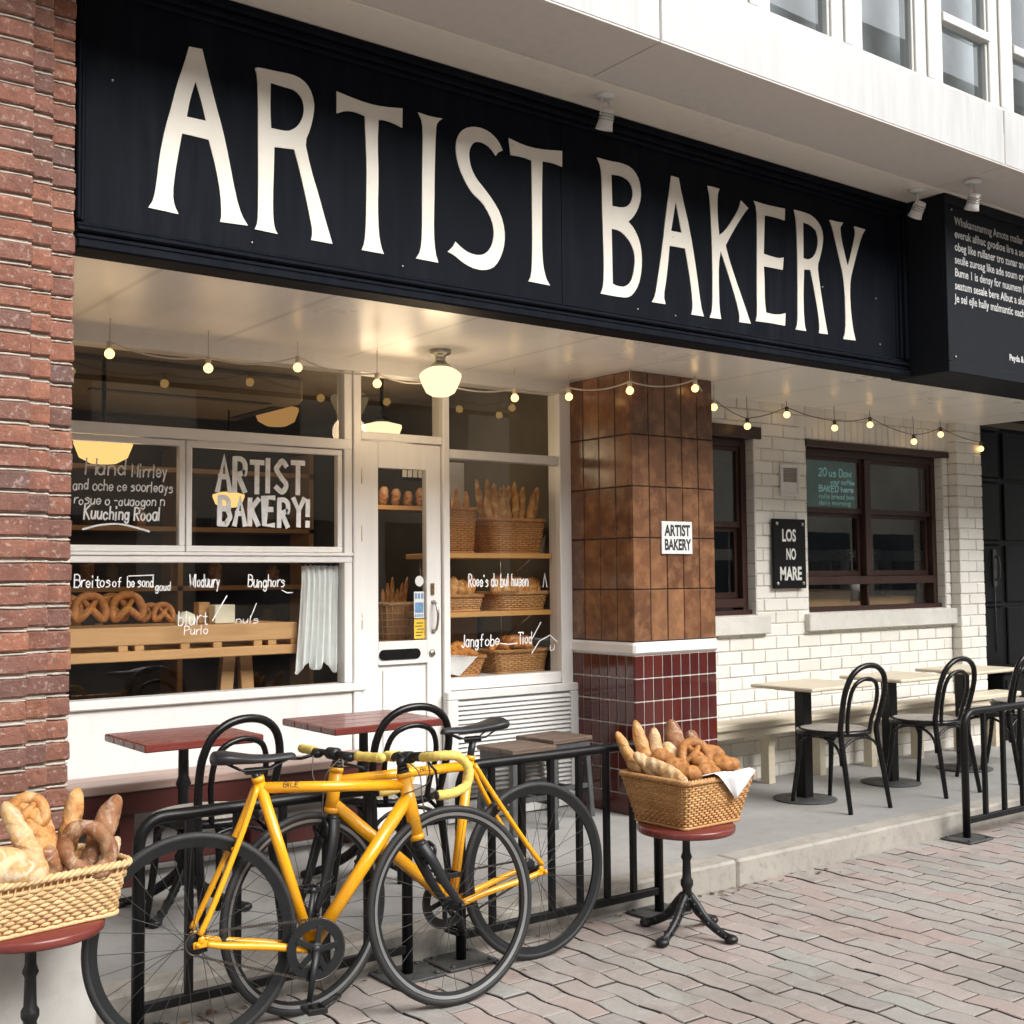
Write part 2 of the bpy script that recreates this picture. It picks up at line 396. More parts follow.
def crust(name, gold, brown, pale, slash=0.0, flour=.2, rot=35):
    t = NT(name); g = t.coord(); f = t.noise(g, 16, 6, .65)
    oi = t.new('ShaderNodeObjectInfo').outputs['Random']
    base = t.mix(t.ramp(f, [(.32, 0), (.68, 1)]), gold, brown)
    f2 = t.noise(g, 55, 5, .7); base = t.mix(t.math('MULTIPLY', t.ramp(f2, [(.48, 0), (.70, 1)]), .6), base, tuple(x*.42 for x in brown))
    fl = t.noise(g, 13, 6, .75, 1.6); base = t.mix(t.math('MULTIPLY', t.ramp(fl, [(.5, 0), (.62, 1)]), flour), base, (.74,.66,.55))
    h = t.math('ADD', f, f2)
    if slash:
        mp = t.new('ShaderNodeMapping'); mp.inputs['Rotation'].default_value = (0, 0, R(rot)); t.l.new(g, mp.inputs['Vector'])
        w = t.new('ShaderNodeTexWave', wave_type='BANDS', bands_direction='X'); w.inputs['Scale'].default_value = slash; w.inputs['Distortion'].default_value = 3.5
        w.inputs['Detail'].default_value = 2; t.l.new(mp.outputs[0], w.inputs['Vector'])
        sl = t.math('MULTIPLY', t.ramp(w.outputs['Fac'], [(.55, 0), (.9, 1)]), t.ramp(t.noise(g, 7, 3), [(.35, .1), (.65, 1)]))
        base = t.mix(t.math('MULTIPLY', sl, .75), base, pale)
        h = t.math('ADD', h, t.math('MULTIPLY', sl, -1.5))
    base = t.mix(t.math('MULTIPLY', oi, .22), base, tuple(x*.7 for x in brown))
    return t.bsdf(base, .55, 0, t.bump(h, .8, .005), .3)
M_bag = crust('baguette_crust', (.62,.32,.095), (.42,.165,.038), (.74,.50,.24), 5.0, .30)
M_baglit = crust('lit_baguette_crust', (.88,.50,.19), (.58,.25,.06), (.92,.70,.40), 5.0, .2)  # baguette crust with display light put into the colour, for the shaded shelves
M_pastlit = crust('lit_pastry_crust', (.82,.38,.085), (.58,.20,.036), (.8,.5,.2), 0, .05)  # pastry crust brightened in colour the same way
M_bagpale = crust('pale_floury_crust', (.68,.45,.21), (.50,.26,.09), (.78,.62,.40), 5.0, .65)
M_loafdark = crust('brown_rye_crust', (.34,.150,.062), (.20,.075,.028), (.5,.32,.18), 4.0, .45)
M_pastry = crust('glazed_pastry_crust', (.58,.265,.075), (.33,.125,.032), (.6,.36,.14), 0, .16)
M_pretzel = crust('pretzel_crust', (.60,.25,.06), (.36,.125,.028), (.5,.28,.1), 0, .03)
M_seed = crust('seeded_floury_crust', (.60,.48,.32), (.42,.29,.16), (.7,.6,.45), 0, .85)
M_plant = simple('plant_leaf', (.03,.07,.025), .5, .3, 10)
M_facade = simple('pale_facade_render', (.66,.58,.46), .85, .2, .6)
M_facade2 = simple('dark_facade_brick', (.12,.085,.065), .85, .25, .6)
M_farwin = simple('far_window_glass', (.05,.06,.07), .15, .3, 2)
M_farpave = concrete('distant_pavement', (.40,.36,.33), 1, .3)
M_asphalt = concrete('street_asphalt', (.06,.058,.056), 1, .3)
# ------------------------------------------------------------------ ground
g = MB(); g.box(-60, 90, -3.4, 40, -.3, -.022); g.box(-60, 90, -60, -3.4, -.4, -.16)
build('ground', g, M_joint)['kind'] = 'structure'
pv = MB(); W, L, GAP = .1125, .225, .0040
def wob(y):
    t = (y / L * 2) % 2.0
    def tri(q): q = q % 2.0; return q if q < 1 else 2-q
    v = (tri(t)-.5)*2
    return .0058*max(-1, min(1, v*1.8))
pr = random.Random(3)
for i in range(-8, 105):
    x0 = i*W
    ymin = 1.35 if 0 < i < 75 else 2.4
    j0 = int(ymin/L)
    for j in range(j0, 19):
        ya = j*L + (i % 2)*L/2 + pr.uniform(-.002,.002); yb = ya + L - 2*GAP
        if ya > 4.02: continue
        yb = min(yb, 4.015)
        if yb-ya < .03: continue
        dz = pr.uniform(-.0025,.0025); dx = pr.uniform(-.0012,.0012); ns = 8
        ring = []; tl = pr.uniform(-.0015,.0015)
        for k in range(ns+1):
            y = ya + (yb-ya)*k/ns; ring.append((x0+GAP+wob(y)+dx, y))
        for k in range(ns, -1, -1):
            y = ya + (yb-ya)*k/ns; ring.append((x0+W-GAP+wob(y)+dx, y))
        cx = sum(p[0] for p in ring)/len(ring); cy = (ya+yb)/2; n = len(ring)
        q = .0028
        top = []
        for (x, y) in ring:
            xx = x + (q if x < cx else -q); yy = min(max(y, ya+q), yb-q); top.append((xx, yy, dz+tl*(y-cy)*8))
        vs = [(x, y, -.03) for x, y in ring]+[(x, y, -.0022+dz) for x, y in ring]+top
        fs = []; sd = []
        for a in range(n):
            b = (a+1) % n
            sd.append((a, b, n+b, n+a)); fs.append((n+a, n+b, 2*n+b, 2*n+a))
        h = ns+1
        for k in range(ns): fs.append((2*n+k, 2*n+k+1, 2*n+n-2-k, 2*n+n-1-k))
        pv.mi = 0; pv.add(vs, fs, False); o_ = len(pv.v)-len(vs)
        for fq in sd: pv.f.append(tuple(o_+i_ for i_ in fq)); pv.m.append(1); pv.sm.append(False)
build('pavement', pv, [M_paver, M_joint])['kind'] = 'structure'
rd = MB(); rd.box(-60, 90, -12.0, -3.5, -.15, -.10)
build('road', rd, M_asphalt)['kind'] = 'structure'
rd = MB(); rd.box(-60, 90, -3.45, 1.34, -.1, -.003); rd.box(-60, -.95, 1.341, 4.0, -.1, -.003); rd.box(12, 90, 1.341, 4.0, -.1, -.003); build('near_pavement', rd, M_farpave)['kind'] = 'structure'
lt = MB(); lr_ = random.Random(77)
for k in range(170):
    if k < 110: x, y = lr_.uniform(1.4, 5.0), 4.012-abs(lr_.gauss(0, .05))
    else: x, y = lr_.uniform(1.2, 7.5), lr_.uniform(2.2, 4.0)
    if y > 4.012: continue
    a = lr_.uniform(0, 6.28); L_ = lr_.uniform(.006, .022) if k < 110 else lr_.uniform(.004, .012); c_, s_ = math.cos(a)*L_, math.sin(a)*L_; z = .0035
    lt.add([(x-c_, y-s_, z), (x+s_*.45, y-c_*.45, z+lr_.uniform(.001,.006)), (x+c_, y+s_, z+.001), (x-s_*.45, y+c_*.45, z+lr_.uniform(.001,.005))], [(0,1,2,3)], False)
tag(build('leaf_litter', lt, simple('dry_leaf', (.17,.105,.055), .8, .5, 60)), 'small dry leaves and crumbs of dirt scattered along the kerb', 'litter', kind='stuff')
# terrace slab and kerb
k = MB(); xs = 1.30; kr = random.Random(5)
while xs < 16:
    xe = xs + kr.uniform(2.6, 3.4); k.box(xs+.002, xe-.002, 4.02+kr.uniform(-.003,.003), 4.17, -.05, .12+kr.uniform(-.002,.002), .012); xs = xe
build('kerb', k, M_kerb)['kind'] = 'structure'
s = MB(); s.box(1.30, 16, 4.172, 5.66, -.05, .118)
build('terrace', s, M_slab)['kind'] = 'structure'

# ------------------------------------------------------------------ brick pillar (left)
P = thing('brick_pillar', 'red brick pillar in stepped strips at the left edge beside the shop window', 'pillar', (1.0, 4.2, 0))
def loc(mb, root):
    o = root.location; mb.v = [(x-o[0], y-o[1], z-o[2]) for x, y, z in mb.v]; return mb
b = MB(); mo = MB(); br = random.Random(11)
def roughbrick(mb, x0, x1, y0, y1, z0, z1, j=.0015):
    """brick with slightly irregular arrises"""
    q = MB(); q.box(x0, x1, y0, y1, z0, z1, .005)
    mb.add([(x+br.uniform(-j,j), y+br.uniform(-j,j)*.8, z+br.uniform(-j,j)) for x, y, z in q.v], q.f, False)
strips = [(.80, 1.139, 4.095), (1.141, 1.215, 4.135), (1.217, 1.300, 4.175)]
for z in range(0, 46):
    z0 = .58 + z*.075
    for si, (xa, xb, yf) in enumerate(strips):
        o = br.uniform(-.003,.003); zz = z0 + (0, .002, -.001)[si] + br.uniform(-.002,.002)
        if si == 0:
            st = -.113 if z % 2 else 0
            roughbrick(b, xb-.225+.0, xb+br.uniform(-.003,.004), yf+o, yf+.2, zz, zz+.0598)
            roughbrick(b, xb-.46, xb-.235, yf+br.uniform(-.003,.003), yf+.2, zz, zz+.0598)
        else:
            roughbrick(b, xa, xb+br.uniform(-.004,.003), yf+o, yf+.2, zz, zz+.0598)
build('brickwork', loc(b, P), M_brick, P)
for (xa, xb, yf) in ((.70, 1.128, 4.108), (1.129, 1.207, 4.148), (1.208, 1.290, 4.188)):
    mo.box(xa, xb, yf, 5.7, .55, 4.03)
# lumpy mortar tongues lying on the brick tops
for z in range(0, 46):
    z0 = .58 + z*.075 + .0600
    for (xa, xb, yf) in strips:
        n = 9; pts = []
        for kx in range(n+1):
            x = xa + (xb-xa)*kx/n; pts.append((x+.003-.007*kx/n, yf+.0075+br.uniform(-.003,.003), z0+.0052+br.uniform(-.0012,.0012)))
        mo.tube(pts, [(.0046*br.uniform(.5,1.1), .005) for _ in pts], 6, flat=(0,0,1))
build('mortar', loc(mo, P), M_mortar, P)
pl = MB(); pl.box(-.4, 1.342, 4.0, 4.6, -.05, .575, .008)
build('plinth', loc(pl, P), M_plinth, P)

# ------------------------------------------------------------------ bakery shop front
S = thing('bakery_shop', 'white bakery shopfront with glazed door, big windows and louvred panel below them', 'shop front', (3.2, 5.66, .12))
def part(name, mb, m, parent=None, label=None):
    o = build(name, loc(mb, S), m, parent or S)
    if label: o['label'] = label
    return o
YF = 5.665
# fixed joinery
j = MB()
j.box(1.30, 3.228, YF-.02, YF+.06, .12, .885, .004)            # stall riser
j.box(1.30, 3.228, YF-.04, YF-.021, .12, .30, .003)
j.box(1.30, 3.30, YF-.045, YF+.07, .886, .930, .006)           # sill
j.box(1.30, 3.228, YF-.012, YF-.0205, .79, .80, .002)
part('stall_riser', j, M_white)
j = MB()
j.box(1.30, 4.746, YF-.03, YF+.09, 2.592, 2.68, .004)          # head
j.box(1.30, 3.228, YF-.026, YF+.06, 2.168, 2.222, .004)        # rail under transom
j.box(1.30, 3.228, YF-.026, YF+.06, 1.565, 1.614, .004)        # rail between the sashes and lower light
j.box(1.30, 3.228, YF-.036, YF-.027, 1.600, 1.616, .002)
j.box(3.180, 3.2285, YF-.022, YF+.06, .931, 2.591, .003)        # stile left of door
j.box(3.2295, 3.278, YF-.034, YF+.08, .12, 2.591, .004)
j.box(3.279, 3.805, YF-.026, YF+.06, 2.228, 2.272, .004)       # door head
j.box(3.806, 3.850, YF-.034, YF+.08, .12, 2.591, .004)         # post right of door
j.box(3.851, 4.655, YF-.024, YF+.06, 2.156, 2.208, .004)
j.box(4.656, 4.745, YF-.034, YF+.08, .12, 2.591, .004)
j.box(3.851, 4.655, YF-.03, YF+.07, .845, .913, .005)
j.box(3.851, 4.655, YF-.008, YF+.06, .12, .844)
part('window_frame', j, M_white2)
def sash(name, x0, x1, z0, z1, w=.03, y=YF-.010, d=.04, pane=True):
    m = MB()
    m.box(x0, x1, y, y+d, z1-w, z1, .003); m.box(x0, x1, y, y+d, z0, z0+w, .003)
    m.box(x0, x0+w, y, y+d, z0+w, z1-w, .003); m.box(x1-w, x1, y, y+d, z0+w, z1-w, .003)
    o = part('sash', m, M_white2)
    if pane:
        g = MB(); g.add([(x0+w*.5, y+.02, z0+w*.5), (x1-w*.5, y+.02, z0+w*.5), (x1-w*.5, y+.02, z1-w*.5), (x0+w*.5, y+.02, z1-w*.5)], [(0,1,2,3)])
        build('pane', loc(g, S), M_glass, o)
    return o
sash_left = sash('sash', 1.32, 2.303, 1.618, 2.164)
sash_right = sash('sash', 2.309, 3.176, 1.618, 2.164)
def pane(x0, x1, z0, z1, y=YF+.01):
    g = MB(); g.add([(x0, y, z0), (x1, y, z0), (x1, y, z1), (x0, y, z1)], [(0,1,2,3)])
    return part('window_pane', g, M_glass)
pane_low = pane(1.30, 3.181, .928, 1.567)
pane(1.30, 3.181, 2.22, 2.594); pane(3.277, 3.807, 2.27, 2.594); pane(3.849, 4.657, 2.206, 2.594)
pane_right = pane(3.849, 4.657, .911, 2.158)
# louvre panel
j = MB(); lx0, lx1, lz0, lz1 = 3.87, 4.70, .24, .79; y0 = YF-.075
j.box(3.80, 4.765, y0, YF-.035, .72+.078, .845, .005); j.box(3.80, 4.765, y0, YF-.035, .125, .235, .004)
j.box(3.80, 3.872, y0, YF-.035, .236, .797, .004); j.box(4.69, 4.765, y0, YF-.035, .236, .797, .004)
zz = .25
while zz < .775:
    a = y0+.004; bq = y0+.030
    j.add([(3.873, a, zz), (4.689, a, zz), (4.689, bq, zz+.021), (3.873, bq, zz+.021), (3.873, a, zz+.005), (4.689, a, zz+.005), (4.689, bq, zz+.026), (3.873, bq, zz+.026)],
          [(0,1,5,4), (4,5,6,7), (3,2,1,0), (7,6,2,3)], False); zz += .0258
part('louvre_panel', j, M_white)
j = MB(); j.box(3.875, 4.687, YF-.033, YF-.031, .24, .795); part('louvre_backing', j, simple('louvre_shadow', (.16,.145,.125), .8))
# door
D = MB(); dx0, dx1, dz0, dz1, dy = 3.284, 3.800, .14, 2.222, YF-.014
gx0, gx1, gz0, gz1 = 3.393, 3.704, 1.137, 2.081
D.box(dx0, gx0, dy, dy+.045, dz0, dz1, .003); D.box(gx1, dx1, dy, dy+.045, dz0, dz1, .003)
D.box(gx0+.0005, gx1-.0005, dy+.0005, dy+.045, gz1, dz1, .002); D.box(gx0+.0005, gx1-.0005, dy+.0005, dy+.045, 1.02, gz0, .002)
D.box(gx0+.0005, gx1-.0005, dy+.0005, dy+.045, dz0, .30, .002); D.box(gx0+.0005, gx1-.0005, dy+.014, dy+.04, .30, 1.02)
D.box(gx0+.03, gx1-.03, dy+.006, dy+.013, .335, .985, .006)
D.box(gx0-.004, gx1+.004, dy-.006, dy-.0005, 1.012, 1.026, .002)
door = part('door', D, M_white2)
g = MB(); g.add([(gx0-.01, dy+.022, gz0-.01), (gx1+.01, dy+.022, gz0-.01), (gx1+.01, dy+.022, gz1+.01), (gx0-.01, dy+.022, gz1+.01)], [(0,1,2,3)])
build('pane', loc(g, S), M_glass, door)
h = MB(); h.tube(catmull([(3.744, dy-.004, 1.345), (3.746, dy-.03, 1.335), (3.748, dy-.045, 1.27), (3.748, dy-.03, 1.20), (3.745, dy-.004, 1.185)], 5), .0075, 8)
h.box(3.733, 3.757, dy-.006, dy-.0006, 1.335, 1.355, .002); h.box(3.733, 3.757, dy-.006, dy-.0006, 1.172, 1.195, .002)
build('handle', loc(h, S), M_steel, door)
h = MB(); h.box(3.728, 3.752, dy-.008, dy-.0006, 1.385, 1.45, .003); h.box(3.733, 3.747, dy-.012, dy-.008, 1.425, 1.44, .002); h.box(3.733, 3.747, dy-.012, dy-.008, 1.395, 1.41, .002)
build('latch', loc(h, S), M_brass, door)
h = MB(); h.lathe([(.0, -.012), (.012, -.012), (.018, -.008), (.022, 0)], (3.736, dy, 1.062), 16, 'y'); build('lock', loc(h, S), M_steel, door)
h = MB(); pts = []
for a in range(0, 181, 20): pts.append((.028*-math.sin(R(a)), .028*math.cos(R(a))))
lp = [(3.452+x-.03, 1.066+z) for x, z in pts] + [(3.62-x+.01, 1.066-z) for x, z in pts]
h.poly([lp], lambda a, b, d: (a, d, b), dy-.006, dy-.001); build('letterbox', loc(h, S), M_blackgloss, door)
for z in (.5, 1.25, 1.72, 2.03):
    h = MB(); h.box(3.2805, 3.2835, dy-.010, dy+.01, z-.045, z+.045); h.lathe([(.005, z-.04), (.005, z+.04)], (3.2815, dy-.009, 0), 8)
    build('hinge', loc(h, S), M_brass, door)
yy = dy+.0205
h = MB(); h.poly([[(3.668+.028*math.cos(2*PI*k/18), 1.463+.03*math.sin(2*PI*k/18)) for k in range(18)]], lambda a, b, d: (a, d, b), yy-.0005); build('round_sticker', loc(h, S), M_stickerw, door)
h = MB(); h.box(3.632, 3.698, yy-.001, yy, 1.258, 1.405); build('payment_sticker', loc(h, S), M_stickerw, door)
h = MB(); h.box(3.638, 3.692, yy-.0022, yy-.0012, 1.288, 1.345)
for q in range(3): h.box(3.638+q*.02, 3.651+q*.02, yy-.0022, yy-.0012, 1.365, 1.395)
for q in range(4): h.box(3.638+q*.014, 3.647+q*.014, yy-.0022, yy-.0012, 1.264, 1.28)
build('card_logos', loc(h, S), M_stickerb, door)
h = MB(); h.box(3.632, 3.702, yy-.001, yy, 1.145, 1.252); build('yellow_sticker', loc(h, S), M_stickery, door)
h = MB()
for q, (a, b2) in enumerate([(.01,.04), (.012,.05), (.02,.055), (.008,.045), (.015,.05)]): h.box(3.632+a, 3.632+b2+.008, yy-.0022, yy-.0012, 1.16+q*.017, 1.166+q*.017)
build('sticker_print', loc(h, S), simple('sticker_ink', (.12,.09,.03), .7), door)
# soffit
j = MB(); j.box(1.2, 8.88, 4.31, 5.70, 2.665, 2.72)
j.box(6.42, 8.88, 4.045, 4.309, 2.6655, 2.72)
part('soffit', j, M_soffit)
# interior shell
j = MB()
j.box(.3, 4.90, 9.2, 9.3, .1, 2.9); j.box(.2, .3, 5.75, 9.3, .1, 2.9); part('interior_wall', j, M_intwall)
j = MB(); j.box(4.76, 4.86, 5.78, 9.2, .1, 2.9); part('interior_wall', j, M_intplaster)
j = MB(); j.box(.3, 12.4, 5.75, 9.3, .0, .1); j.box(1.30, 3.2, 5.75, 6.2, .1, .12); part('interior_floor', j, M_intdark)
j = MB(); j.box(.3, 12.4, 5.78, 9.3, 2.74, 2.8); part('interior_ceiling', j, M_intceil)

# tiled pillar
T = thing('tiled_pillar', 'square pillar with copper brown tiles above and maroon tiles with white grout below', 'pillar', (5.08, 5.38, .12))
X0, X1, Y0, Y1 = 4.752, 5.412, 5.098, 5.80
m = MB(); m.box(X0, X1, Y0, Y1, 1.04, 2.70); build('upper_core', loc(m, T), M_grout_dark, T)
m = MB(); m.box(X0, X1, Y0, Y1, .12, 1.039); build('grout', loc(m, T), M_grout_white, T)
tr = random.Random(2)
m = MB(); nf = 5; wf = (X1-X0+.014)/nf; rows = [1.104, 1.402, 1.700, 1.998, 2.298, 2.665]
for r in range(5):
    for c in range(nf):
        xa = X0-.007+c*wf; t = tr.uniform(-.0015,.0015)
        m.box(xa+.003, xa+wf-.003, Y0-.008+t, Y0+.004, rows[r]+.003, rows[r+1]-.003, .003)
    ns = 4; ws = (5.66-Y0+.007)/ns
    for c in range(ns):
        ya = Y0-.007+c*ws; t = tr.uniform(-.0015,.0015)
        m.box(X0-.008+t, X0+.002, ya+(.010 if c == 0 else .003), ya+ws-.003, rows[r]+.003, rows[r+1]-.003, .003)
build('copper_tiles', loc(m, T), M_copper, T)
m = MB(); zr = [1.025-.1315*q for q in range(7)]
for q in range(6):
    za, zb = zr[q+1], zr[q]; n = 9; w = (X1-X0+.012)/n
    for c in range(n): m.box(X0-.006+c*w+.004, X0-.006+(c+1)*w-.004, Y0-.007, Y0+.004, za+.004, zb-.004, .0025)
    n = 8; w = (5.70-Y0+.006)/n
    for c in range(n): m.box(X0-.007, X0+.002, Y0-.006+c*w+(.009 if c == 0 else .004), Y0-.006+(c+1)*w-.004, za+.004, zb-.004, .0025)
m.box(X0-.011, X1+.008, Y0-.011, Y1, .118, zr[6]-.004, .004)
build('maroon_tiles', loc(m, T), M_maroon, T)
m = MB(); m.box(X0-.020, X1+.016, Y0-.020, Y1, 1.028, 1.100, .014); build('white_trim', loc(m, T), M_trimwhite, T)

# white painted brick wall with openings
Wt = thing('brick_wall', 'white painted brick wall with brown sash windows on the right of the shop', 'wall', (7.1, 5.6, .12))
YB = 5.5; CH = .0855; BL = .232
op = [(5.20, 6.25, 1.215, 2.405), (6.80, 8.452, 1.210, 2.43)]
m = MB(); wr = random.Random(9)
def wbrick(x0, x1, z0, z1, yf=YB, dp=.05):
    t = wr.uniform(-.0025,.0025); g = .0035
    if x1-x0 < .02: return
    q = MB(); q.box(x0+g, x1-g, yf+t, yf+dp, z0+g, z1-g, .005)
    m.add([(x+wr.uniform(-.001,.001), y+wr.uniform(-.001,.001), z+wr.uniform(-.001,.001)) for x, y, z in q.v], q.f, False)
def clip_row(x0, x1, z0, z1):
    segs = [(x0, x1)]
    for a, b2, c, d in op:
        if z1 <= c+.01 or z0 >= d-.01: continue
        ns_ = []
        for s0, s1 in segs:
            if s1 <= a or s0 >= b2: ns_.append((s0, s1))
            else:
                if s0 < a: ns_.append((s0, a))
                if s1 > b2: ns_.append((b2, s1))
        segs = ns_
    return segs
for r in range(30):
    z0 = .12 + r*CH; z1 = z0+CH
    if z0 > 2.66: break
    x = 5.05 - (BL/2 if r % 2 else 0)
    while x < 8.52:
        for s0, s1 in clip_row(x, min(x+BL, 8.525), z0, z1):
            if 2.43 < z0+.05 < 2.60 and 6.70 < s0 and s1 < 8.60: continue
            wbrick(s0, s1, z0, z1)
        x += BL
x = 6.72
while x < 8.50:                                             # soldier course above the window
    wbrick(x, x+.074, 2.433, 2.60); x += .074
for r in range(30):                                         # projecting pier at the end
    z0 = .12 + r*CH; x = 8.75
    if r % 2: wbrick(8.528, 8.65, z0, z0+CH, 5.42, .09); wbrick(8.65, 8.872, z0, z0+CH, 5.42, .09)
    else: wbrick(8.528, 8.76, z0, z0+CH, 5.42, .09); wbrick(8.76, 8.872, z0, z0+CH, 5.42, .09)
for (a, b2, c, d) in op:                                    # brick reveals
    zz = c
    while zz < d-.02:
        ze = min(zz+CH, d)
        for xs_, dirn in ((a, 1), (b2, -1)):
            for ya, yb in ((5.552, 5.62),):
                q = MB(); q.box(xs_-.004 if dirn > 0 else xs_-.0, xs_ if dirn > 0 else xs_+.004, 5.505, 5.615, zz+.0035, ze-.0035, .0015); m.add(q.v, q.f, False)
        zz = ze
build('brickwork', loc(m, Wt), M_wbrick, Wt)
m = MB()
def wallcore(x0, x1, z0, z1): m.box(x0, x1, YB+.007, YB+.16, z0, z1)
wallcore(5.05, 8.52, .10, 1.213); wallcore(5.05, 5.199, 1.2131, 2.404); wallcore(6.252, 6.798, 1.2131, 2.404); wallcore(8.454, 8.52, 1.2131, 2.404); wallcore(5.05, 8.52, 2.4045, 2.70)
m.box(8.534, 8.867, 5.428, 5.75, .10, 2.70)
build('mortar', loc(m, Wt), M_wmortar, Wt)
def sill(x0, x1, z0, z1):
    q = MB(); q.box(x0, x1, YB-.045, YB+.10, z0, z1, .006); build('sill', loc(q, Wt), M_trimsill, Wt)
M_trimsill = concrete('white_painted_sill', (.64,.62,.57), 1.4, .3)
sill(6.745, 8.60, 1.085, 1.206); sill(5.30, 6.345, 1.085, 1.206)
def lintel(x0, x1, z0, z1):
    q = MB(); q.box(x0, x1, YB-.012, YB+.10, z0, z1, .004); build('lintel', loc(q, Wt), M_brownwood, Wt)
lintel(6.79, 8.524, 2.385, 2.432); lintel(5.20, 6.32, 2.40, 2.482)
def sashwin(x0, x1, z0, z1, cols, meet, low):
    y = YB+.07; q = MB(); fw = .05
    q.box(x0, x0+fw, y, y+.09, z0, z1, .003); q.box(x1-fw, x1, y, y+.09, z0, z1, .003)
    q.box(x0+fw, x1-fw, y+.002, y+.09, z1-fw, z1, .003); q.box(x0-.0, x1+.03, y-.03, y+.09, z0-.03, z0+.012, .003)
    q.box(x0+fw, x1-fw, y-.012, y+.09, low, low+.06, .004)
    xs_ = [x0+fw+(x1-x0-2*fw)*c for c in cols]
    for c in xs_[1:-1]: q.box(c-.035, c+.035, y-.006, y+.088, low+.061, z1-fw-.001, .003)
    for c in xs_[1:-1]: q.box(c-.012, c+.012, y+.01, y+.08, z0+.013, low-.001, .003)
    f = build('window', loc(q, Wt), M_brownwood, Wt)
    for c in range(len(xs_)-1):
        a = xs_[c] + (.035 if c else 0); b2 = xs_[c+1] - (.035 if c < len(xs_)-2 else 0)
        q = MB()
        for (zz0, zz1, yo) in ((low+.061, meet+.0, .045), (meet+.0, z1-fw, .018)):
            w = .028; A = y+yo
            q.box(a+.001, a+w, A, A+.026, zz0, zz1, .002); q.box(b2-w, b2-.001, A, A+.026, zz0, zz1, .002)
            q.box(a+w, b2-w, A, A+.026, zz0+.0005, zz0+w+.012, .002); q.box(a+w, b2-w, A, A+.026, zz1-w, zz1-.0005, .002)
        build('sash', loc(q, Wt), M_brownwood, f)
        q = MB()
        for (zz0, zz1, A) in ((low+.06, meet, y+.058), (meet, z1-fw, y+.031), (z0+.01, low, y+.05)):
            q.add([(a, A, zz0), (b2, A, zz0), (b2, A, zz1), (a, A, zz1)], [(0,1,2,3)])
        build('pane', loc(q, Wt), M_glass3, f)
    return f
win_r = sashwin(6.802, 8.450, 1.235, 2.384, (0, .47, 1), 1.925, 1.405)
win_l = sashwin(5.20, 6.248, 1.235, 2.398, (0, 1), 1.80, 1.262)
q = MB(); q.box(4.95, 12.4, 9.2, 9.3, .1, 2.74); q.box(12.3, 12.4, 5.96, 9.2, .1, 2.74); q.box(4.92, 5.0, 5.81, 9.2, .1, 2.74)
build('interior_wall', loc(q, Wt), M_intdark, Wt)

# black door to the right
B = thing('black_door', 'tall black panelled door in the recess at the right edge', 'door', (9.4, 5.75, .12))
q = MB(); q.box(9.05, 10.6, 5.80, 5.86, .12, 2.74)
for z0, z1 in ((.2, .62), (.68, 1.18), (1.225, 1.715), (1.76, 2.255), (2.30, 2.70)):
    q.box(9.13, 9.72, 5.782, 5.799, z0, z1, .008); q.box(9.80, 10.5, 5.782, 5.799, z0, z1, .008)
    q.box(9.10, 9.75, 5.770, 5.7985, z1+.012, z1+.030, .006)
build('door_leaf', loc(q, B), M_blackdoor, B)
q = MB(); q.box(8.876, 9.049, 5.66, 5.86, .12, 2.74, .004); q.box(8.876, 12, 5.87, 5.95, .0, 3.7); build('door_frame', loc(q, B), M_blackdoor, B)
q = MB(); q.tube(catmull([(9.60, 5.78, 1.62), (9.60, 5.73, 1.60), (9.60, 5.73, 1.44), (9.60, 5.78, 1.42)], 4), .009, 8); q.box(9.575, 9.625, 5.765, 5.782, 1.36, 1.68, .004)
q.tube([(9.60, 5.775, 1.36), (9.605, 5.775, .8)], .004, 6)
build('handle', loc(q, B), M_plate, B)
q = MB(); q.box(9.15, 9.9, 5.45, 5.70, .12, .66, .01); q.box(9.12, 9.93, 5.42, 5.73, .661, .70, .006); q.box(9.18, 9.87, 5.44, 5.451, .2, .38, .004); q.box(9.18, 9.87, 5.44, 5.451, .42, .61, .004)
pb = thing('dark_cabinet', 'low dark cabinet standing against the black door behind the terrace tables', 'cabinet', (9.5, 5.57, .12))
build('cabinet_body', loc(q, pb), M_blackdoor, pb)

# canopy and upper storey
Cn = thing('canopy', 'white concrete canopy with grey soffit running above the bakery sign', 'canopy', (5, 3.8, 3.72))
q = MB(); seams = [-4.6, -.45, 3.52, 6.15, 8.8, 12, 16]
for a, b2 in zip(seams, seams[1:]): q.box(a+.004, b2-.004, 3.56, 3.70, 3.722, 4.035, .004)
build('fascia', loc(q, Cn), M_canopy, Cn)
q = MB()
for a, b2 in zip(seams, seams[1:]): q.box(a+.003, b2-.003, 3.563, 3.997, 3.716, 3.9, .002)
build('soffit_outer', loc(q, Cn), M_canopysof, Cn)
q = MB(); q.box(-4.6, 6.262, 4.0, 4.6, 3.709, 3.9, .003); q.box(6.2625, 16, 4.0, 4.6, 3.714, 3.9, .003); build('soffit_inner', loc(q, Cn), M_canopysof2, Cn)
q = MB(); q.box(-4.6, 16, 3.62, 4.6, 3.9005, 4.03); q.box(-4.6, 16, 4.55, 4.65, 2.725, 3.7085); build('canopy_core', loc(q, Cn), M_grout_dark, Cn)
U = thing('upper_storey', 'upper storey with white framed windows above the canopy', 'building', (6, 3.8, 4.03))
q = MB(); y = 3.655
q.box(-4.6, 16, y-.02, y+.2, 4.036, 4.10, .006)
q.box(-4.6, 16, y, y+.2, 5.70, 5.95, .005)
edges = []
for n in range(-8, 14):
    x = 4.905 + n*.70; edges.append(x)
for x in edges:
    q.box(x-.122, x+.122, y-.0, y+.10, 4.101, 5.699, .004); q.box(x-.030, x+.030, y-.014, y-.0005, 4.101, 5.699, .004)
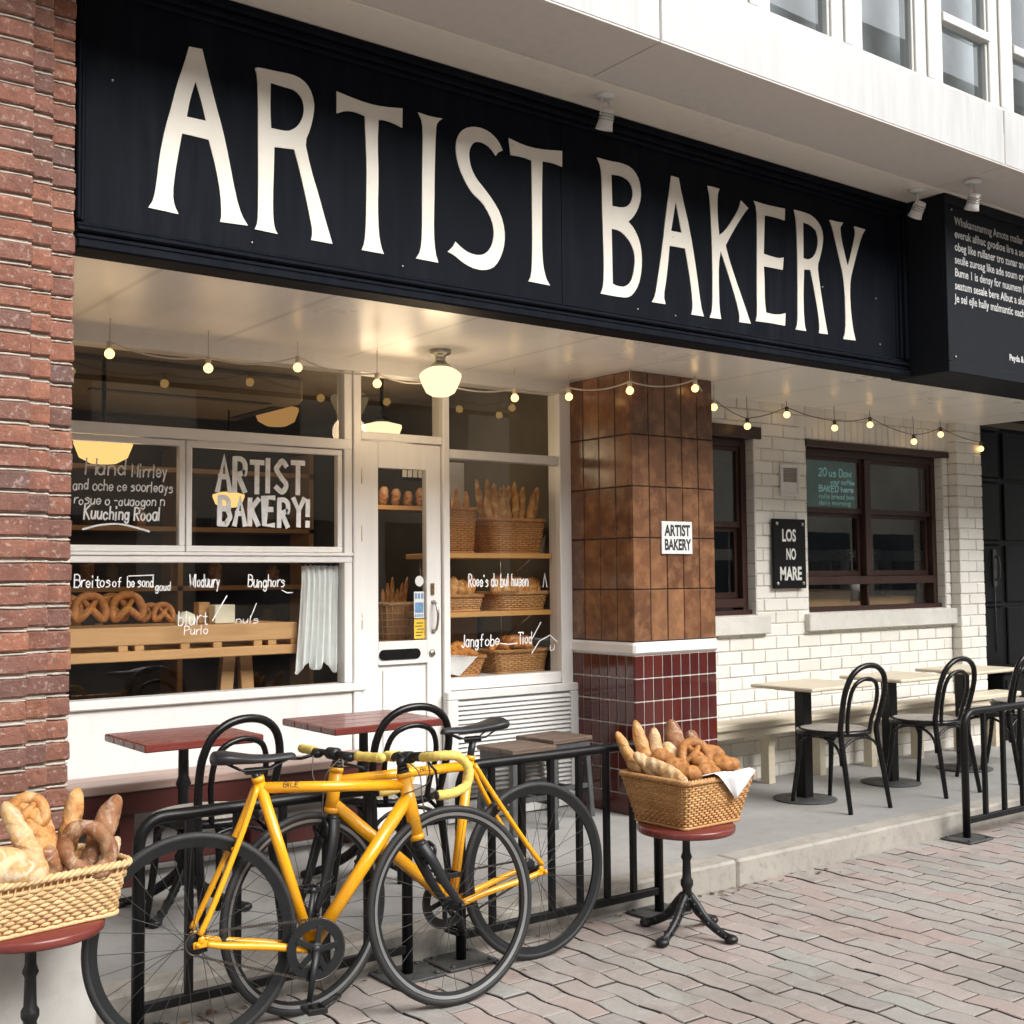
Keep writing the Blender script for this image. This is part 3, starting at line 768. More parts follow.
for i in range(len(edges)-1):
    q.box(edges[i]+.123, edges[i+1]-.123, y+.01, y+.06, 4.101, 4.118, .003)
    q.box(edges[i]+.123, edges[i+1]-.123, y-.012, y+.06, 4.455 + (.10 if edges[i] < 5.0 else 0), 4.505 + (.10 if edges[i] < 5.0 else 0), .003)
    for xx, sg in ((edges[i]+.1225, 1), (edges[i+1]-.1225, -1)): q.box(xx, xx+sg*.018, y+.012, y+.06, 4.119, 5.695, .003)
build('window_frame', loc(q, U), M_upframe, U)
for i in range(len(edges)-1):
    g = MB(); a, b2 = edges[i]+.1, edges[i+1]-.1; o_ = .003*((i*7) % 5-2)
    g.add([(a, y+.035, 4.08), (b2, y+.035+o_, 4.08), (b2, y+.035+o_, 5.7), (a, y+.035, 5.7)], [(0,1,2,3)])
    build('window_pane', loc(g, U), M_glass2, U)
q = MB(); q.box(-4.6, 16, 3.93, 4.0, 4.04, 6); q.box(-4.6, 16, 3.7, 5, 5.96, 6.1); build('pale_pane_backing', loc(q, U), simple('pane_backing_grey', (.7,.7,.69), .8), U)  # pale backing added close behind the glass to catch daylight and lighten the panes

# building across the street (seen only as reflections in the glass)
O = thing('street_building', 'pale building across the street mirrored in the upper windows', 'building', (12, -15, 0))
q = MB(); q.box(-22, 46, -20, -15, 0, 10.6); q.box(-22, 46, -15.25, -14.8, 10.6, 11.3); q.box(-22, 46, -15.12, -15.001, 3.4, 3.8)
q.box(21, 60, -26, -15.5, 0, 17.5); q.box(21, 60, -15.8, -15.2, 17.5, 18.4)
for z in range(4, 17, 3): q.box(21, 60, -15.62, -15.501, z, z+.5)
build('facade', loc(q, O), M_facade, O)
for n in range(7):
    for z in (11.6, 14.2):
        q = MB(); q.box(23+n*5, 26.2+n*5, -15.495, -15.46, z, z+1.7); build('window', loc(q, O), M_farwin, O)
for fl in range(3):
    for n in range(8 if fl else 13):
        x = -19 + n*5.0; z = (.9, 4.7, 7.8)[fl]; q = MB(); w = 2.6 if fl else 3.6
        q.box(x, x+w, -14.995, -14.96, z, z+2.0); 
        o = build('window', loc(q, O), M_farwin, O)
LETTERS = [[[(1760,3502),(1812,3506),(1833,3428),(1865,3313),(1898,3206),(1922,3104),(1951,2964),(1975,2891),(2002,2854),(1887,2849),(1893,2877),(1888,2960),(1870,3055),(1840,3159),(1734,3161),(1722,3093),(1708,3008),(1699,2924),(1705,2881),(1722,2850),(1606,2854),(1626,2888),(1637,2957),(1647,3055),(1669,3170),(1691,3250),(1713,3345),(1740,3427)],[(1786,3374),(1806,3315),(1829,3230),(1752,3229),(1764,3297)]],[[(2031,3487),(2048,3494),(2124,3497),(2192,3502),(2236,3493),(2271,3465),(2291,3413),(2289,3364),(2273,3296),(2249,3239),(2262,3182),(2284,3106),(2311,3031),(2337,2947),(2373,2842),(2276,2842),(2283,2874),(2271,2935),(2249,3027),(2223,3126),(2201,3197),(2114,3189),(2112,3096),(2108,2985),(2109,2907),(2116,2861),(2129,2842),(2031,2845),(2043,2872),(2045,2958),(2045,3074),(2044,3230),(2044,3348),(2041,3457)],[(2098,3445),(2158,3442),(2205,3441),(2236,3416),(2246,3379),(2240,3337),(2218,3296),(2184,3270),(2158,3263),(2100,3262),(2096,3336)]],[[(2394,3481),(2458,3472),(2542,3464),(2618,3468),(2712,3483),(2710,3399),(2666,3409),(2618,3412),(2593,3406),(2588,3304),(2592,3171),(2588,3037),(2592,2921),(2604,2865),(2617,2838),(2510,2838),(2524,2873),(2531,2961),(2533,3076),(2535,3209),(2530,3324),(2527,3408),(2485,3415),(2439,3411),(2394,3389)]],[[(2792,3484),(2849,3480),(2918,3485),(2890,3463),(2882,3427),(2876,3279),(2872,3105),(2868,2967),(2876,2883),(2891,2843),(2776,2844),(2800,2880),(2808,2957),(2809,3094),(2811,3248),(2815,3369),(2814,3446)]],[[(3246,3412),(3218,3397),(3207,3380),(3180,3407),(3147,3423),(3104,3424),(3077,3408),(3059,3373),(3059,3333),(3071,3292),(3097,3253),(3140,3217),(3188,3172),(3231,3117),(3253,3050),(3252,2987),(3235,2930),(3201,2876),(3163,2853),(3120,2844),(3067,2847),(3014,2866),(2973,2890),(2940,2899),(2968,2924),(2982,2950),(3015,2927),(3057,2910),(3110,2908),(3153,2927),(3181,2966),(3192,3013),(3189,3057),(3166,3106),(3128,3152),(3075,3182),(3039,3224),(3007,3279),(2989,3336),(2987,3389),(3004,3436),(3035,3468),(3083,3487),(3137,3490),(3186,3476),(3224,3448)]],[[(3281,3477),(3365,3462),(3457,3462),(3596,3483),(3595,3408),(3538,3414),(3477,3410),(3472,3290),(3470,3142),(3468,3013),(3473,2922),(3489,2861),(3514,2830),(3386,2832),(3403,2858),(3410,2949),(3412,3095),(3412,3242),(3412,3400),(3364,3406),(3291,3401)]],[[(3816,3497),(3894,3496),(3971,3502),(4036,3495),(4081,3460),(4100,3410),(4102,3351),(4078,3288),(4044,3242),(4014,3218),(4056,3186),(4088,3133),(4102,3066),(4098,2987),(4077,2911),(4036,2857),(3997,2837),(3933,2834),(3826,2835),(3845,2874),(3850,2979),(3847,3112),(3844,3255),(3844,3380),(3840,3456)],[(3906,3432),(3970,3438),(4022,3424),(4047,3390),(4046,3340),(4019,3297),(3973,3279),(3909,3277)],[(3903,3163),(3952,3164),(4003,3138),(4041,3096),(4056,3040),(4045,2970),(4025,2918),(3985,2889),(3934,2886),(3905,2894)]],[[(4316,3506),(4367,3504),(4387,3424),(4443,3245),(4485,3040),(4513,2861),(4533,2812),(4442,2810),(4453,2848),(4448,2928),(4427,3046),(4405,3146),(4294,3143),(4284,3065),(4265,2953),(4247,2881),(4259,2840),(4165,2838),(4189,2873),(4211,2975),(4242,3118),(4273,3302),(4304,3448)],[(4344,3380),(4382,3223),(4307,3221)]],[[(4579,3505),(4627,3506),(4667,3505),(4651,3468),(4649,3359),(4660,3257),(4706,3290),(4765,3359),(4813,3423),(4833,3473),(4890,3442),(4853,3405),(4778,3312),(4707,3211),(4730,3145),(4777,3043),(4825,2950),(4866,2866),(4891,2817),(4800,2815),(4805,2849),(4781,2925),(4734,3037),(4668,3175),(4652,3104),(4649,2986),(4650,2868),(4662,2814),(4577,2811),(4596,2852),(4602,2960),(4604,3135),(4601,3292),(4595,3447)]],[[(4936,3490),(5018,3487),(5109,3489),(5189,3493),(5184,3427),(5122,3430),(5046,3429),(5020,3426),(5013,3321),(5006,3213),(5070,3208),(5130,3207),(5169,3218),(5159,3147),(5083,3146),(5004,3145),(5008,3056),(5006,2955),(5015,2893),(5075,2890),(5136,2898),(5175,2910),(5168,2839),(5058,2840),(4931,2836),(4943,2876),(4944,3007),(4949,3169),(4956,3332),(4957,3454)]],[[(5267,3501),(5343,3502),(5423,3495),(5487,3458),(5515,3404),(5507,3339),(5480,3261),(5457,3215),(5468,3142),(5488,3039),(5509,2936),(5535,2834),(5457,2832),(5463,2867),(5453,2950),(5425,3073),(5393,3182),(5340,3176),(5331,3060),(5328,2955),(5334,2862),(5347,2831),(5257,2829),(5274,2866),(5278,2991),(5284,3158),(5285,3314),(5281,3449)],[(5341,3444),(5405,3439),(5453,3415),(5468,3375),(5463,3321),(5431,3264),(5382,3238),(5337,3239)]],[[(5574,3498),(5638,3498),(5697,3502),(5670,3468),(5676,3410),(5702,3327),(5730,3256),(5758,3314),(5796,3418),(5810,3464),(5799,3499),(5904,3497),(5867,3452),(5819,3346),(5781,3253),(5753,3183),(5744,3095),(5750,2988),(5764,2892),(5787,2827),(5674,2823),(5695,2873),(5699,2981),(5698,3089),(5685,3195),(5655,3288),(5625,3380),(5599,3461)]]]
# ------------------------------------------------------------------ sign fascia
SG = thing('shop_sign', 'long black fascia sign with cream hand painted letters over the shopfront', 'sign', (3.8, 4.3, 2.66))
def sp(name, mb, m, root=SG):
    o = root.location; mb.v = [(x-o[0], y-o[1], z-o[2]) for x, y, z in mb.v]; return build(name, mb, m, root)
q = MB(); q.box(1.335, 3.588, 4.31, 4.36, 2.70, 3.69); q.box(3.592, 6.22, 4.31, 4.36, 2.70, 3.69); q.box(3.58, 3.60, 4.325, 4.36, 2.70, 3.69)
sp('sign_panel', q, M_signblack)
q = MB()
def mould(h0, h1, y, c=.006): return (h0, h1, y, c)
for a, b2, y in ((2.655, 2.690, 4.262), (2.691, 2.715, 4.280), (2.716, 2.738, 4.268), (2.739, 2.757, 4.290)): q.box(1.335, 6.258, y, 4.40, a, b2, .007)
for a, b2, y in ((3.672, 3.708, 4.258), (3.640, 3.671, 4.276), (3.615, 3.639, 4.290)): q.box(1.335, 6.258, y, 4.40, a, b2, .007)
for a, b2, y in ((1.335, 1.352, 4.274), (1.353, 1.372, 4.292)): q.box(a, b2, y, 4.40, 2.758, 3.614, .006)
for a, b2, y in ((6.225, 6.258, 4.268), (6.200, 6.224, 4.288), (6.178, 6.199, 4.300)): q.box(a, b2, y, 4.40, 2.758, 3.614, .006)
sp('sign_moulding', q, M_signblack)
def smooth_loop(l, lim=42):
    n = len(l); out = []
    for i in range(n):
        p, c, x = Vector(l[i-1]), Vector(l[i]), Vector(l[(i+1) % n])
        a = (c-p); b2 = (x-c)
        ang = math.degrees(a.angle(b2)) if a.length > 1e-6 and b2.length > 1e-6 else 0
        if ang < lim:
            out.append(c - a*min(.25, .25)); out.append(c*.75 + p*.125 + x*.125); out.append(c + b2*.25)
        else: out.append(c)
    return [(v.x, v.y) for v in out]
q = MB()
for g in LETTERS:
    loops = [smooth_loop([(x/1000, z/1000) for x, z in l]) for l in g]
    q.poly(loops, lambda a, b, d: (a, d, b), 4.3055, 4.312)
sp('sign_lettering', q, M_cream)
for x, z in ((2.02, 2.79), (2.71, 2.80), (4.06, 3.17), (4.32, 3.19), (4.07, 2.79), (4.33, 2.79), (5.50, 3.10), (5.99, 3.10), (1.47, 3.3), (3.3, 3.45), (6.02, 2.83)):
    q = MB(); q.sphere((x, 4.309, z), .0055, 8, 6); sp('screw', q, M_steel)
BL_ = thing('text_sign', 'charcoal block sign with small white paragraph of text at the right end', 'sign', (7.5, 4.05, 2.66))
q = MB(); q.box(6.272, 10.5, 4.035, 4.42, 2.655, 3.712, .004); q.box(6.272, 10.5, 4.018, 4.034, 2.655, 2.715, .003); q.box(6.272, 10.5, 4.018, 4.034, 3.655, 3.712, .003); q.box(6.272, 6.30, 4.018, 4.034, 2.716, 3.654, .003)
sp('sign_block', q, M_blockblack, BL_)
for z in (2.75, 3.63):
    q = MB(); q.sphere((6.36, 4.032, z), .007); sp('screw', q, M_steel, BL_)
def textmesh(txt, size, offset=0.0, sx=1.0, spacing=1.0):
    c = bpy.data.curves.new('lettering_curve', 'FONT'); c.body = txt; c.size = size; c.offset = offset; c.space_character = spacing; c.resolution_u = 3
    o = bpy.data.objects.new('lettering_curve', c); COL.objects.link(o)
    dg = bpy.context.evaluated_depsgraph_get(); me = bpy.data.meshes.new_from_object(o.evaluated_get(dg))
    mb = MB(); mb.add([(v.co.x*sx, v.co.y, 0) for v in me.vertices], [tuple(p.vertices) for p in me.polygons], False)
    bpy.data.objects.remove(o); bpy.data.curves.remove(c); bpy.data.meshes.remove(me)
    return mb
def put_text(name, txts, parent, root, m, y):
    """txts: list of (text, x, z, size, offset, sx)"""
    q = MB(); k = 0
    for (tx, x, z, size, off, sx) in txts:
        t = textmesh(tx, size, off, sx); q.add([(x+a, y-.0002*k, z+b2) for a, b2, _ in t.v], t.f, False); k += 1
    o = root.location; q.v = [(x-o[0], yy-o[1], z-o[2]) for x, yy, z in q.v]
    return build(name, q, m, parent)
lines = ['Whakananamng Amote mailar of the grain', 'everuk afihuc gvodioe lire a seam of it', 'obeg like rullaner tro zunar and salted', 'seulle zureag like ade soum or crust so', 'Bume 1 is densy for nuumem bread oven', 'seatum sesale bere Albut a slow prove', 'Je sel ejle hally malmantic each dawn']
for i, t_ in enumerate(lines): put_text('lettering', [(t_, 6.392-.003*i, 3.545-.0775*i, .070, .0012, .88)], BL_, BL_, M_paneltext, 4.0335)
put_text('lettering', [('Peyda & sons', 6.945, 2.79, .055, .0016, .9)], BL_, BL_, M_paneltext, 4.0335)

# ------------------------------------------------------------------ single stroke hand lettering
FONT = {
'A':(6,'023962','1545'),'B':(6,'0209','~093958564606','~06466453423202'),'C':(6,'~584829180604133253'),'D':(6,'0209','~09395856533202'),'E':(6,'59090252','0646'),'F':(6,'5909','0902','0646'),
'G':(6,'~5849290704124244','4434'),'H':(6,'0209','6269','0666'),'I':(2,'0209'),'J':(4,'~3933120 3'),'K':(6,'0209','5906','1652'),'L':(5,'090252'),'M':(7,'0209346962'),'N':(6,'02096269'),'O':(7,'~39170413325365583 9'),
'P':(6,'0209','~093958564605'),'R':(6,'0209','~093958564605','2552'),'S':(6,'~58391807355453320 3'),'T':(6,'0969','3932'),'U':(6,'~0903226369'),'V':(6,'093269'),'W':(8,'0922476289'),'Y':(6,'093669','3632'),
'a':(5,'~4526050312324 5','4642'),'b':(5,'0209','~0526454332 02'),'c':(5,'~452605032243'),'d':(5,'4942','~442605032244'),'e':(5,'~0444452605032243'),'f':(4,'~49392822','0646'),'g':(5,'~442605032244','~46412001'),
'h':(5,'0209','~05264542'),'i':(2,'0602','0808'),'k':(5,'0209','4604','1542'),'l':(2,'0902'),'m':(8,'0602','~04263532','~35566562'),'n':(5,'0602','~05264542'),'o':(5,'~260503224345 26'),'p':(5,'0600','~0526454322 03'),
'r':(4,'0602','~042646'),'s':(5,'~45260534432202'),'t':(4,'~28233242','0646'),'u':(5,'~06032244','4642'),'v':(5,'062246'),'w':(7,'0612355266'),'y':(5,'0623','4610'),'x':(5,'0642','4602'),'z':(5,'06460242'),
'0':(6,'~39170413325365583 9'),'2':(5,'~08395846 02','0252'),'-':(4,'0535'),"'":(2,'0908'),'!':(3,'0905','0302'),'&':(6,'~6218395806 1332 54'),'.':(2,'0302'),':':(2,'0504','0302'),'_':(6,'0252')}
srnd = random.Random(21)
def strokes(txt, x, z, h, slant=.08, jit=.25, wsc=1.0, track=1.35):
    u = h/7.0; out = []
    for ch in txt:
        if ch == ' ': x += 3.6*u*wsc; continue
        d = FONT.get(ch)
        if not d: continue
        dzl = srnd.uniform(-jit, jit)*u; sc = 1+srnd.uniform(-.12, .12)*jit*2
        for stv in d[1:]:
            curve = stv[0] == '~'; stv = stv.replace('~', '').replace(' ', '')
            pts = [(int(stv[i]), int(stv[i+1])-2) for i in range(0, len(stv)-1, 2)]
            pts = [(x + (a*wsc + slant*b2*1.0)*u*sc, z + b2*u*sc + dzl) for a, b2 in pts]
            if len(pts) == 2 and abs(pts[0][0]-pts[1][0])+abs(pts[0][1]-pts[1][1]) < 1e-6: pts[1] = (pts[0][0], pts[0][1]+u)
            if curve: pts = [(p.x, p.y) for p in catmull([(a, b2, 0) for a, b2 in pts], 4)]
            out.append(pts)
        x += (d[0]*wsc+track)*u
    return out
def ribbon(q, pts, w, y, fn=None):
    P = [Vector(p) for p in pts]; n = len(P); vs = []
    for i in range(n):
        a = P[max(i-1, 0)]; b2 = P[min(i+1, n-1)]
        d = (b2-a)
        if d.length < 1e-9: d = Vector((0, 1))
        d.normalize(); nn = Vector((-d.y, d.x))
        k = 1.0
        if 0 < i < n-1:
            e = (P[i]-a)
            if e.length > 1e-9: k = 1/max(.55, abs(e.normalized().dot(d)))
        ex = Vector((0, 0))
        if i == 0: ex = -d*w*.35
        if i == n-1: ex = d*w*.35
        vs += [P[i]+ex+nn*w/2*k, P[i]+ex-nn*w/2*k]
    q.add([(v.x, y, v.y) for v in vs], [(2*i, 2*i+1, 2*i+3, 2*i+2) for i in range(n-1)], False)
def handtext(name, items, parent, root, m, y):
    """items: (text, x, z, height, stroke, options incl. fit=width); a bare polyline joins the text before it"""
    groups = []
    for it in items:
        if isinstance(it[0], str) or not groups: groups.append([])
        groups[-1].append(it)
    for gi in groups:
        q = MB(); k = 0
        for it in gi:
            tx, x, z, h, w = it[:5]; kw = dict(it[5]) if len(it) > 5 else {}
            fit = kw.pop('fit', None); S0 = strokes(tx, x, z, h, **kw) if isinstance(tx, str) else [tx]
            if fit:
                x1 = max(p[0] for st in S0 for p in st); sc = fit/max(x1-x, 1e-6); S0 = [[(x+(p[0]-x)*sc, p[1]) for p in st] for st in S0]
            for st in S0: ribbon(q, st, w, y-.00008*(k % 40)); k += 1
        o = root.location; q.v = [(a-o[0], b2-o[1], c-o[2]) for a, b2, c in q.v]
        build(name, q, m, parent)
ys = YF+.0065
N_ = dict(wsc=.9, slant=.1, jit=.4)
swoosh = [(p.x, p.y) for p in catmull([(1.815, 1.720, 0), (1.90, 1.742, 0), (2.0, 1.746, 0), (2.13, 1.715, 0)], 6)]
handtext('window_lettering', [('Hand', 1.825, 1.980, .072, .0075, dict(slant=.1, jit=.3, fit=.19)), ('Mirrley', 2.045, 1.975, .066, .0065, dict(slant=.08, jit=.3, fit=.17)),
    ('and oche ce soorleays', 1.77, 1.905, .050, .0055, dict(slant=.08, jit=.4, fit=.475)), ('rosue o -auaogon n', 1.775, 1.838, .045, .0052, dict(slant=.15, jit=.5, fit=.43)),
    ('Kuuching Rooal', 1.820, 1.768, .062, .0078, dict(slant=.14, jit=.3, fit=.36)), (swoosh, 0, 0, 0, .009)], sash_left, S, M_wtext, ys)
BK = dict(wsc=.78, slant=.02, jit=.25, track=2.3)
handtext('window_lettering', [('ARTIST', 2.478, 1.926, .158, .027, dict(slant=.02, jit=.2, track=2.6, fit=.475)), ('BAKERY!', 2.488, 1.756, .134, .026, dict(slant=.03, jit=.2, track=2.6, fit=.49))], sash_right, S, M_wtext, ys)
ys = YF+.0095
handtext('window_lettering', [('Breitos', 1.78, 1.452, .055, .0055, dict(slant=.05, jit=.3, fit=.165)), ('of', 1.958, 1.452, .045, .005, dict(fit=.04)), ('be sond', 2.028, 1.450, .048, .0055, dict(slant=.02, jit=.2, fit=.125)), ([(2.035, 1.502), (2.155, 1.506)], 0, 0, 0, .005),
    ('goud', 2.165, 1.432, .042, .0045, dict(slant=.15, jit=.3, fit=.075)), ('Wloduury', 2.335, 1.445, .062, .0058, dict(slant=.12, jit=.3, fit=.155)), ('Bunghors', 2.645, 1.442, .060, .006, dict(slant=.08, jit=.4, fit=.20)), ([(2.83, 1.425), (2.86, 1.410), (2.89, 1.412)], 0, 0, 0, .005),
    ('blurt', 2.28, 1.262, .07, .0045, dict(fit=.15)), ([(2.455, 1.28), (2.53, 1.40)], 0, 0, 0, .006), ('Purlo', 2.31, 1.215, .042, .004, dict(fit=.12)), ([(2.655, 1.28), (2.69, 1.36)], 0, 0, 0, .004), ('nuls', 2.58, 1.262, .035, .0035, dict(fit=.12))], pane_low, S, M_wtext, ys)
handtext('window_lettering', [("Roee's do bul hueen", 4.005, 1.428, .07, .0075, dict(slant=.04, jit=.3, fit=.43)), ('Jangf', 3.955, 1.085, .07, .0065, dict(slant=.1, jit=.3, fit=.15)), ('obe', 4.12, 1.088, .06, .0065, dict(slant=.1, fit=.10)), ([(4.23, 1.095), (4.29, 1.088), (4.35, 1.092)], 0, 0, 0, .006),
    ('Tiod', 4.36, 1.088, .068, .0065, dict(slant=.05, fit=.10)), ([(4.46, 1.11), (4.53, 1.21)], 0, 0, 0, .006), ([(4.46, 1.03), (4.52, 1.10), (4.60, 1.13), (4.655, 1.09)], 0, 0, 0, .007), ('uf', 4.60, 1.04, .06, .006, N_), ([(4.55, 1.42), (4.565, 1.50), (4.58, 1.42)], 0, 0, 0, .006)], pane_right, S, M_wtext, ys)
# plaques
q = MB(); q.box(4.962, 5.212, 5.076, 5.0885, 1.607, 1.798, .002)
pq_t = thing('plaque_sign', 'small white sign with black capitals on the copper tiled pillar', 'sign', (5.087, 5.08, 1.7))
sp('sign_board', q, M_stickerw, pq_t)
def sq(name, txts, root, m, y): return put_text(name, txts, root, root, m, y)
sq('lettering', [('ARTIST', 4.985, 1.715, .088, .0035, .74), ('BAKERY', 4.981, 1.632, .088, .0035, .68)], pq_t, simple('plaque_ink', (.02,.02,.022), .6), 5.0755)
pk = thing('notice_sign', 'black notice board with white capitals on the white brick wall between the windows', 'sign', (6.56, 5.48, 1.62))
q = MB(); q.box(6.392, 6.725, 5.462, 5.484, 1.385, 1.862, .003); sp('sign_board', q, M_blackdoor, pk)
for x in (6.425, 6.692):
    for z in (1.42, 1.828):
        q = MB(); q.lathe([(0, -.008), (.012, -.006), (.013, 0)], (x, 5.462, z), 10, 'y'); sp('screw', q, M_steel, pk)
sq('lettering', [('LOS', 6.475, 1.71, .115, .0035, .72), ('NO', 6.515, 1.585, .105, .0035, .62), ('MARE', 6.445, 1.445, .125, .004, .72)], pk, M_offwhite, 5.4615)
vt = thing('wall_vent', 'small square vent cover on the white brick wall above the black notice', 'vent', (6.6, 5.48, 2.13))
q = MB(); x0, x1, z0, z1 = 6.50, 6.70, 2.02, 2.245
q.box(x0, x1, 5.478, 5.492, z0, z0+.025, .003); q.box(x0, x1, 5.478, 5.492, z1-.025, z1, .003); q.box(x0, x0+.025, 5.478, 5.492, z0+.025, z1-.025, .003); q.box(x1-.025, x1, 5.478, 5.492, z0+.025, z1-.025, .003)
sp('vent_frame', q, M_white, vt)
q = MB(); q.box(x0+.025, x1-.025, 5.484, 5.494, z0+.025, z0+.10, .002); sp('vent_flap', q, M_white, vt)
q = MB()
for k in range(9): q.obox((x0+.026, 5.489, z0+.108+k*.0105), (x1-.026, 5.489, z0+.108+k*.0105), .008, .002, (0,-.6,.8))
sp('vent_grille', q, simple('vent_grey_mesh', (.33,.30,.26), .6), vt)

# ------------------------------------------------------------------ lights
def spot(x, y, aim, style, label):
    t = thing('spotlight', label, 'spotlight', (x, y, 3.713), 0, 'sign spotlights under the canopy')
    q = MB(); q.lathe([(0, 0), (.045, 0), (.047, -.012), (.038, -.022), (0, -.022)], (0,0,0), 18); build('mount', q, M_plastic, t)
    q = MB()
    if style:
        q.tube([(-.02, 0, -.022), (-.03, 0, -.10)], .005, 8); q.tube([(.02, 0, -.022), (.03, 0, -.10)], .005, 8)
    else: q.tube([(0, 0, -.022), (0, 0, -.085)], .006, 8)
    q.tube([(-.036, 0, -.10), (.036, 0, -.10)], .005, 8)
    build('arm', q, M_plastic, t)
    q = MB(); q.lathe([(0, -.05), (.026, -.05), (.032, -.045), (.036, .02), (.042, .045), (.038, .046), (.034, .03), (0, .02)], (0,0,0), 18)
    d = Vector(aim).normalized(); a = d.orthogonal().normalized(); b2 = d.cross(a)
    M = Matrix((a, b2, d)).transposed().to_4x4(); M.translation = (0, 0, -.125)
    o = build('lamp_head', q, M_plastic, t); o.matrix_local = M
    q = MB()
    for k in range(3): q.lathe([(.034, -.03+k*.013), (.039, -.027+k*.013), (.034, -.024+k*.013)], (0,0,0), 16)
    r = build('cooling_ring', q, M_steel, o)
    return t
spot(3.69, 4.10, (0, .35, -.95), True, 'white spotlight on twin arms above the gap between the two sign words')
spot(6.085, 4.075, (.1, .55, -.8), False, 'white spotlight on single stem at the right end of the letter sign')
spot(6.215, 3.80, (.2, .4, -.9), True, 'white spotlight hanging in front of the charcoal text sign')
CL = thing('ceiling_lamp', 'lit schoolhouse globe lamp on the soffit above the shop door', 'lamp', (3.50, 5.20, 2.664))
q = MB(); q.lathe([(0, 0), (.055, 0), (.058, -.012), (.05, -.022), (.03, -.028), (.026, -.05), (.034, -.065), (.05, -.078), (.056, -.092), (0, -.092)], (0,0,0), 24); build('lamp_fitting', q, M_steel, CL)
q = MB(); q.lathe([(.05, -.088), (.085, -.105), (.108, -.125), (.110, -.14), (.098, -.175), (.075, -.222), (.045, -.24), (0, -.244)], (0,0,0), 28); build('globe', q, M_globe, CL)
def inlamp(x, y, z, r, m, label, rodtop=2.74):
    t = thing('pendant_lamp', label, 'lamp', (x, y, z), 0, None)
    q = MB(); q.lathe([(.012, .5), (.012, r*.75), (.05, r*.7), (.055, r*.45)], (0,0,0), 14)
    q.tube([(0, 0, .06), (0, 0, rodtop-z)], .006, 6); build('rod', q, M_blackgloss, t)
    q = MB(); q.lathe([(.05, r*.45), (r, r*.30), (r*1.0, r*.16), (r*.82, -r*.30), (r*.45, -r*.50), (0, -r*.54)], (0,0,0), 24); build('globe', q, m, t)
    return t
inlamp(2.22, 6.6, 2.20, .155, M_globe_in, 'glowing amber pendant lamp behind the left window above the handwriting')
inlamp(3.22, 7.2, 1.99, .10, M_globe_in, 'small amber pendant lamp behind the painted bakery words on the window')
inlamp(3.70, 7.5, 2.60, .15, M_globe_dim, 'dim amber lamp near the ceiling behind the long transom')
inlamp(3.93, 6.5, 2.40, .125, M_globe, 'bright pale lamp seen through the small transom above the door')
inlamp(1.62, 6.5, 1.93, .13, M_globe_dim, 'dim amber lamp partly hidden by the brick pillar')
# string lights
SL = thing('string_lights', 'string of small warm round bulbs draped below the soffit from window to wall', 'string lights', (5, 5.3, 2.6))
BU = [(1.84,5.40,2.51),(2.31,5.40,2.49),(2.78,5.40,2.54),(3.22,5.37,2.495),(3.62,5.42,2.50),(4.14,5.40,2.50),(4.54,5.40,2.54),(4.70,5.05,2.545),(5.21,5.03,2.60),(5.56,5.21,2.535),(6.08,5.40,2.472),(6.48,5.40,2.578),(6.98,5.39,2.52),(7.36,5.37,2.567),(7.92,5.39,2.48),(8.27,5.39,2.557),(8.82,5.39,2.478)]
HK = [(b2[0], b2[1]+.01, 2.664) for b2 in BU]
def SLb(name, mb, m, parent=SL):
    o = SL.location; mb.v = [(x-o[0], y-o[1], z-o[2]) for x, y, z in mb.v]; return build(name, mb, m, parent)
for (ia, ib, m) in ((0, 9, M_cord), (9, 16, M_cordblack)):
    q = MB(); pts = []
    for i in range(ia, ib):
        a = Vector(BU[i]) + Vector((0, 0, .045)); b2 = Vector(BU[i+1]) + Vector((0, 0, .045)); sag = (.010 + .03*min(1, (b2-a).length/.6))*(1 if ia == 0 else .45)
        for k in range(8):
            t = k/8; p = a.lerp(b2, t); p.z -= sag*4*t*(1-t); pts.append(p)
    pts.append(Vector(BU[ib]) + Vector((0, 0, .045)))
    q.tube(pts, .0045 if ia == 0 else .003, 6); SLb('cord', q, m)
for i, (x, y, z) in enumerate(BU):
    q = MB(); q.lathe([(0, .048), (.012, .048), (.0135, .04), (.0135, .018), (.011, .014), (0, .014)], (x, y, z), 10)
    q.tube([(x, y, z+.045), (x+.004, y+.006, 2.664)], .0022, 5)
    s_ = SLb('socket', q, M_cord if i < 10 else M_cordblack)
    q = MB(); q.sphere((x, y, z-.008), .0225, 14, 10); SLb('bulb', q, M_bulb, s_)
